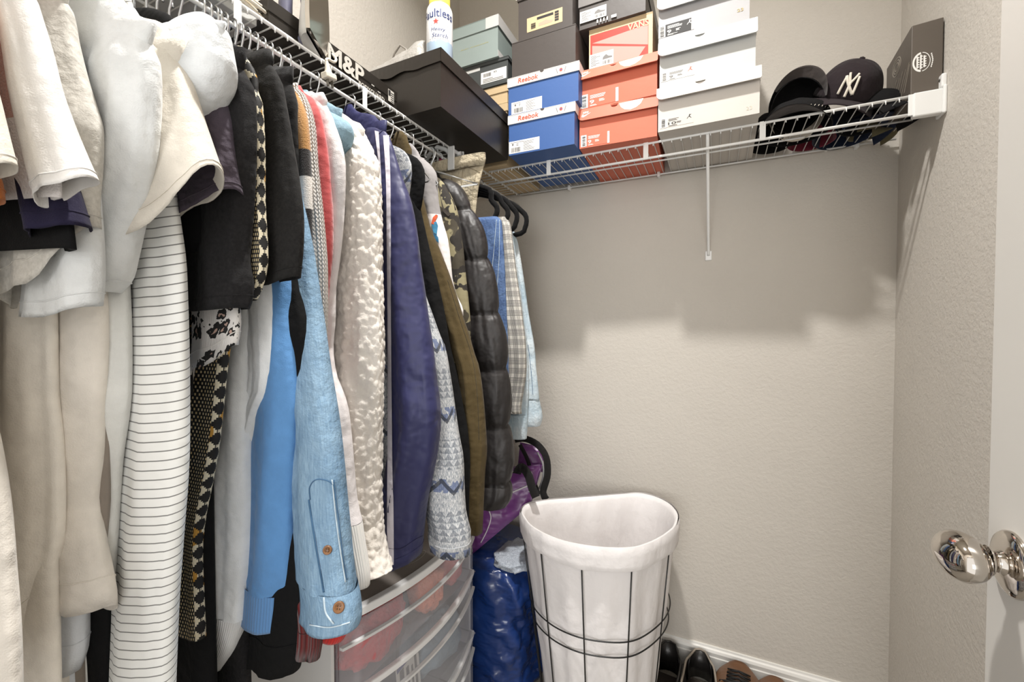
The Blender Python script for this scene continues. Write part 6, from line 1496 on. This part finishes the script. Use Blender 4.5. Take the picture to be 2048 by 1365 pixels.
# ------------------------------------------------------------------ shoes against the skirting board
M_lth = plain('black_leather', (30, 28, 27), .35, 0, .1, .2, 90); M_brn = plain('brown_leather', (104, 70, 44), .45, 0, .25, .3, 60); M_lin2 = plain('shoe_lining', (52, 44, 40), .7); M_sole = plain('shoe_sole', (24, 22, 21), .7); M_lace = plain('black_lace', (20, 19, 19), .7); M_edge = plain('pale_trim', (150, 140, 128), .6)
def shoe(label, heel, ang, L, w, hh_, m_up, m_in, laces=False, toe_first=False, strapped=False, name='shoe', trim=None, tilt=0):
    """heel: back end on the floor; ang: heading from heel to toe (plan)."""
    d = V((cos(ang), sin(ang), 0)); s_ = V((-d.y, d.x, 0)); H0 = V(heel)
    t = thing(name, label, 'shoe', H0 + d * L / 2, 'shoes along the back wall'); P = lambda x, y, z: H0 + d * (x * cos(tilt) - z * sin(tilt)) + s_ * y + V((0, 0, x * sin(tilt) + z * cos(tilt)))
    def wid(u): return w * (.38 + .12 * sin(pi * min(u * 1.15, 1) * .5)) * (1 - max(0, (u - .72) / .28) ** 2.2 * .65) * (1 - max(0, (.12 - u) / .12) ** 2 * .30)
    N, M_ = 26, 20
    vs = []; fs = []
    for j in (0, 1):
        for i in range(N + 1):
            u = i / N
            for sg in (-1, 1): vs.append(P(u * L, sg * wid(u) * 1.06, j * .022))
    for i in range(N):
        a = i * 2; b = (N + 1) * 2
        fs += [(a, a + 2, a + 3, a + 1), (b + a, b + a + 1, b + a + 3, b + a + 2), (a, b + a, b + a + 2, a + 2), (a + 1, a + 3, b + a + 3, b + a + 1)]
    fs += [(0, 1, (N + 1) * 2 + 1, (N + 1) * 2), (2 * N, (N + 1) * 2 + 2 * N, (N + 1) * 2 + 2 * N + 1, 2 * N + 1)]
    mk('sole', vs, fs, M_sole, t)
    def top(u): 
        if u < .5: return hh_ * (1 - .10 * sin(pi * u / .5))
        return hh_ * (1 - .10 * 0) * (1 - .62 * min(1, (u - .5) / .42) ** .8)
    vs = []; fs = []; uo = .56          # the foot opening ends here
    for i in range(N + 1):
        u = i / N; hw = wid(u); ht = top(u)
        for k in range(M_ + 1):
            a = pi * k / M_; x = cos(a); 
            if u < uo:                   # open: walls only, leaning inwards
                q = abs(2 * k / M_ - 1); side = 1 if k < M_ / 2 else -1
                zz = .018 + (ht - .018) * (1 - q) ** .8 if True else 0
                y = side * hw * (1 - .28 * (1 - q) ** 1.5) ; 
                if k == M_ // 2: y = 0; 
                vs.append(P(u * L, y if abs(y) > hw * .70 else side * hw * .70, zz))
            else: vs.append(P(u * L, hw * x, .018 + (ht - .018) * sin(a) ** .75))
    for i in range(N):
        for k in range(M_):
            if i / N < uo - .02 and k in (M_ // 2 - 1, M_ // 2): continue
            a = i * (M_ + 1) + k; fs.append((a, a + M_ + 1, a + M_ + 2, a + 1))
    # heel counter
    hb_ = len(vs)
    for k in range(9):
        a = pi / 2 + pi * k / 8
        for z_, q in ((.018, 1.0), (hh_ * .5, 1.0), (hh_ * 1.02, .80)): vs.append(P(wid(0) * cos(a) * .9, wid(0) * sin(a) * q, z_))
    for k in range(8):
        for z_ in range(2): a = hb_ + k * 3 + z_; fs.append((a, a + 3, a + 4, a + 1))
    o = mk('upper', vs, fs, m_up, t, True); so = o.modifiers.new('thick', 'SOLIDIFY'); so.thickness = .004
    # lining, collar
    ring_ = [P(u * L, wid(u) * .72, top(u)) for u in [0.02 + .52 * i / 10 for i in range(11)]] + [P(.575 * L, 0, top(.58) + .002)] + [P(u * L, -wid(u) * .72, top(u)) for u in [.54 - .52 * i / 10 for i in range(11)]] + [P(-wid(0) * .75, -wid(0) * .4, hh_ * 1.03), P(-wid(0) * .85, 0, hh_ * 1.05), P(-wid(0) * .75, wid(0) * .4, hh_ * 1.03)]
    MB().tube(ring_, .0038, 6, closed=True).build('collar', trim or m_up, t, True)
    MB().poly([P(u * L, wid(u) * .8, .026) for u in [.0, .15, .3, .45, .6]] + [P(u * L, -wid(u) * .8, .026) for u in [.6, .45, .3, .15, .0]], V((0, 0, 1)), .003).build('insole', m_in, t)
    if laces:
        for q in range(4):
            u = .58 + .07 * q; z_ = top(u) + .004; MB().tube([P(u * L, -wid(u) * .5, z_ - .006), P((u + .02) * L, 0, z_ + .004), P((u + .04) * L, wid(u) * .5, z_ - .008)], .003, 6).build('lace', M_lace, t, True)
            MB().tube([P(u * L, wid(u) * .5, z_ - .006), P((u + .02) * L, 0, z_ + .005), P((u + .04) * L, -wid(u) * .5, z_ - .008)], .003, 6).build('lace', M_lace, t, True)
        MB().tube([P(.56 * L, 0, hh_ * .95), P(.53 * L, .03, hh_ * 1.05), P(.58 * L, .05, hh_ * .8), P(.62 * L, .055, hh_ * .5)], .003, 6).build('lace', M_lace, t, True)
    if strapped:
        MB().tube([P(.55 * L, wid(.55) * q, .02 + (top(.58) - .01) * (1 - q * q) ** .5) for q in [-.98, -.8, -.5, 0, .5, .8, .98]], .006, 6).build('strap', m_up, t, True)
        MB().fbox(P(.55 * L, wid(.55) * .85, .05), d, s_, V((0, 0, 1)), -.012, .012, -.002, .008, -.012, .012).build('buckle', plain('buckle_brass', (120, 96, 60), .35, 1), t)
    return t
yh = YB - .03
shoe('black leather clog, left one of the pair by the hamper', PZ(1336, 1302, .115).xy.to_3d() * 1, -pi / 2 - .12, .27, .165, .118, M_lth, M_lin2, trim=M_lth)
shoe('black strapped clog with pale edging, right one of the pair', PZ(1400, 1316, .112).xy.to_3d(), -pi / 2 + .02, .27, .155, .112, M_lth, M_lin2, strapped=True, trim=M_edge)
shoe('brown leather lace-up shoe pushed toe first to the skirting board', PY(1478, 1330, 1.640).xy.to_3d() + V((-.02, -.275, 0)), pi / 2 - .08, .29, .135, .105, M_brn, M_lin2, laces=True, tilt=.28)
shoe('second brown lace-up shoe, rightmost of the row', PY(1550, 1355, 1.640).xy.to_3d() + V((-.02, -.275, 0)), pi / 2 - .08, .29, .135, .105, M_brn, M_lin2, laces=True, tilt=.20)
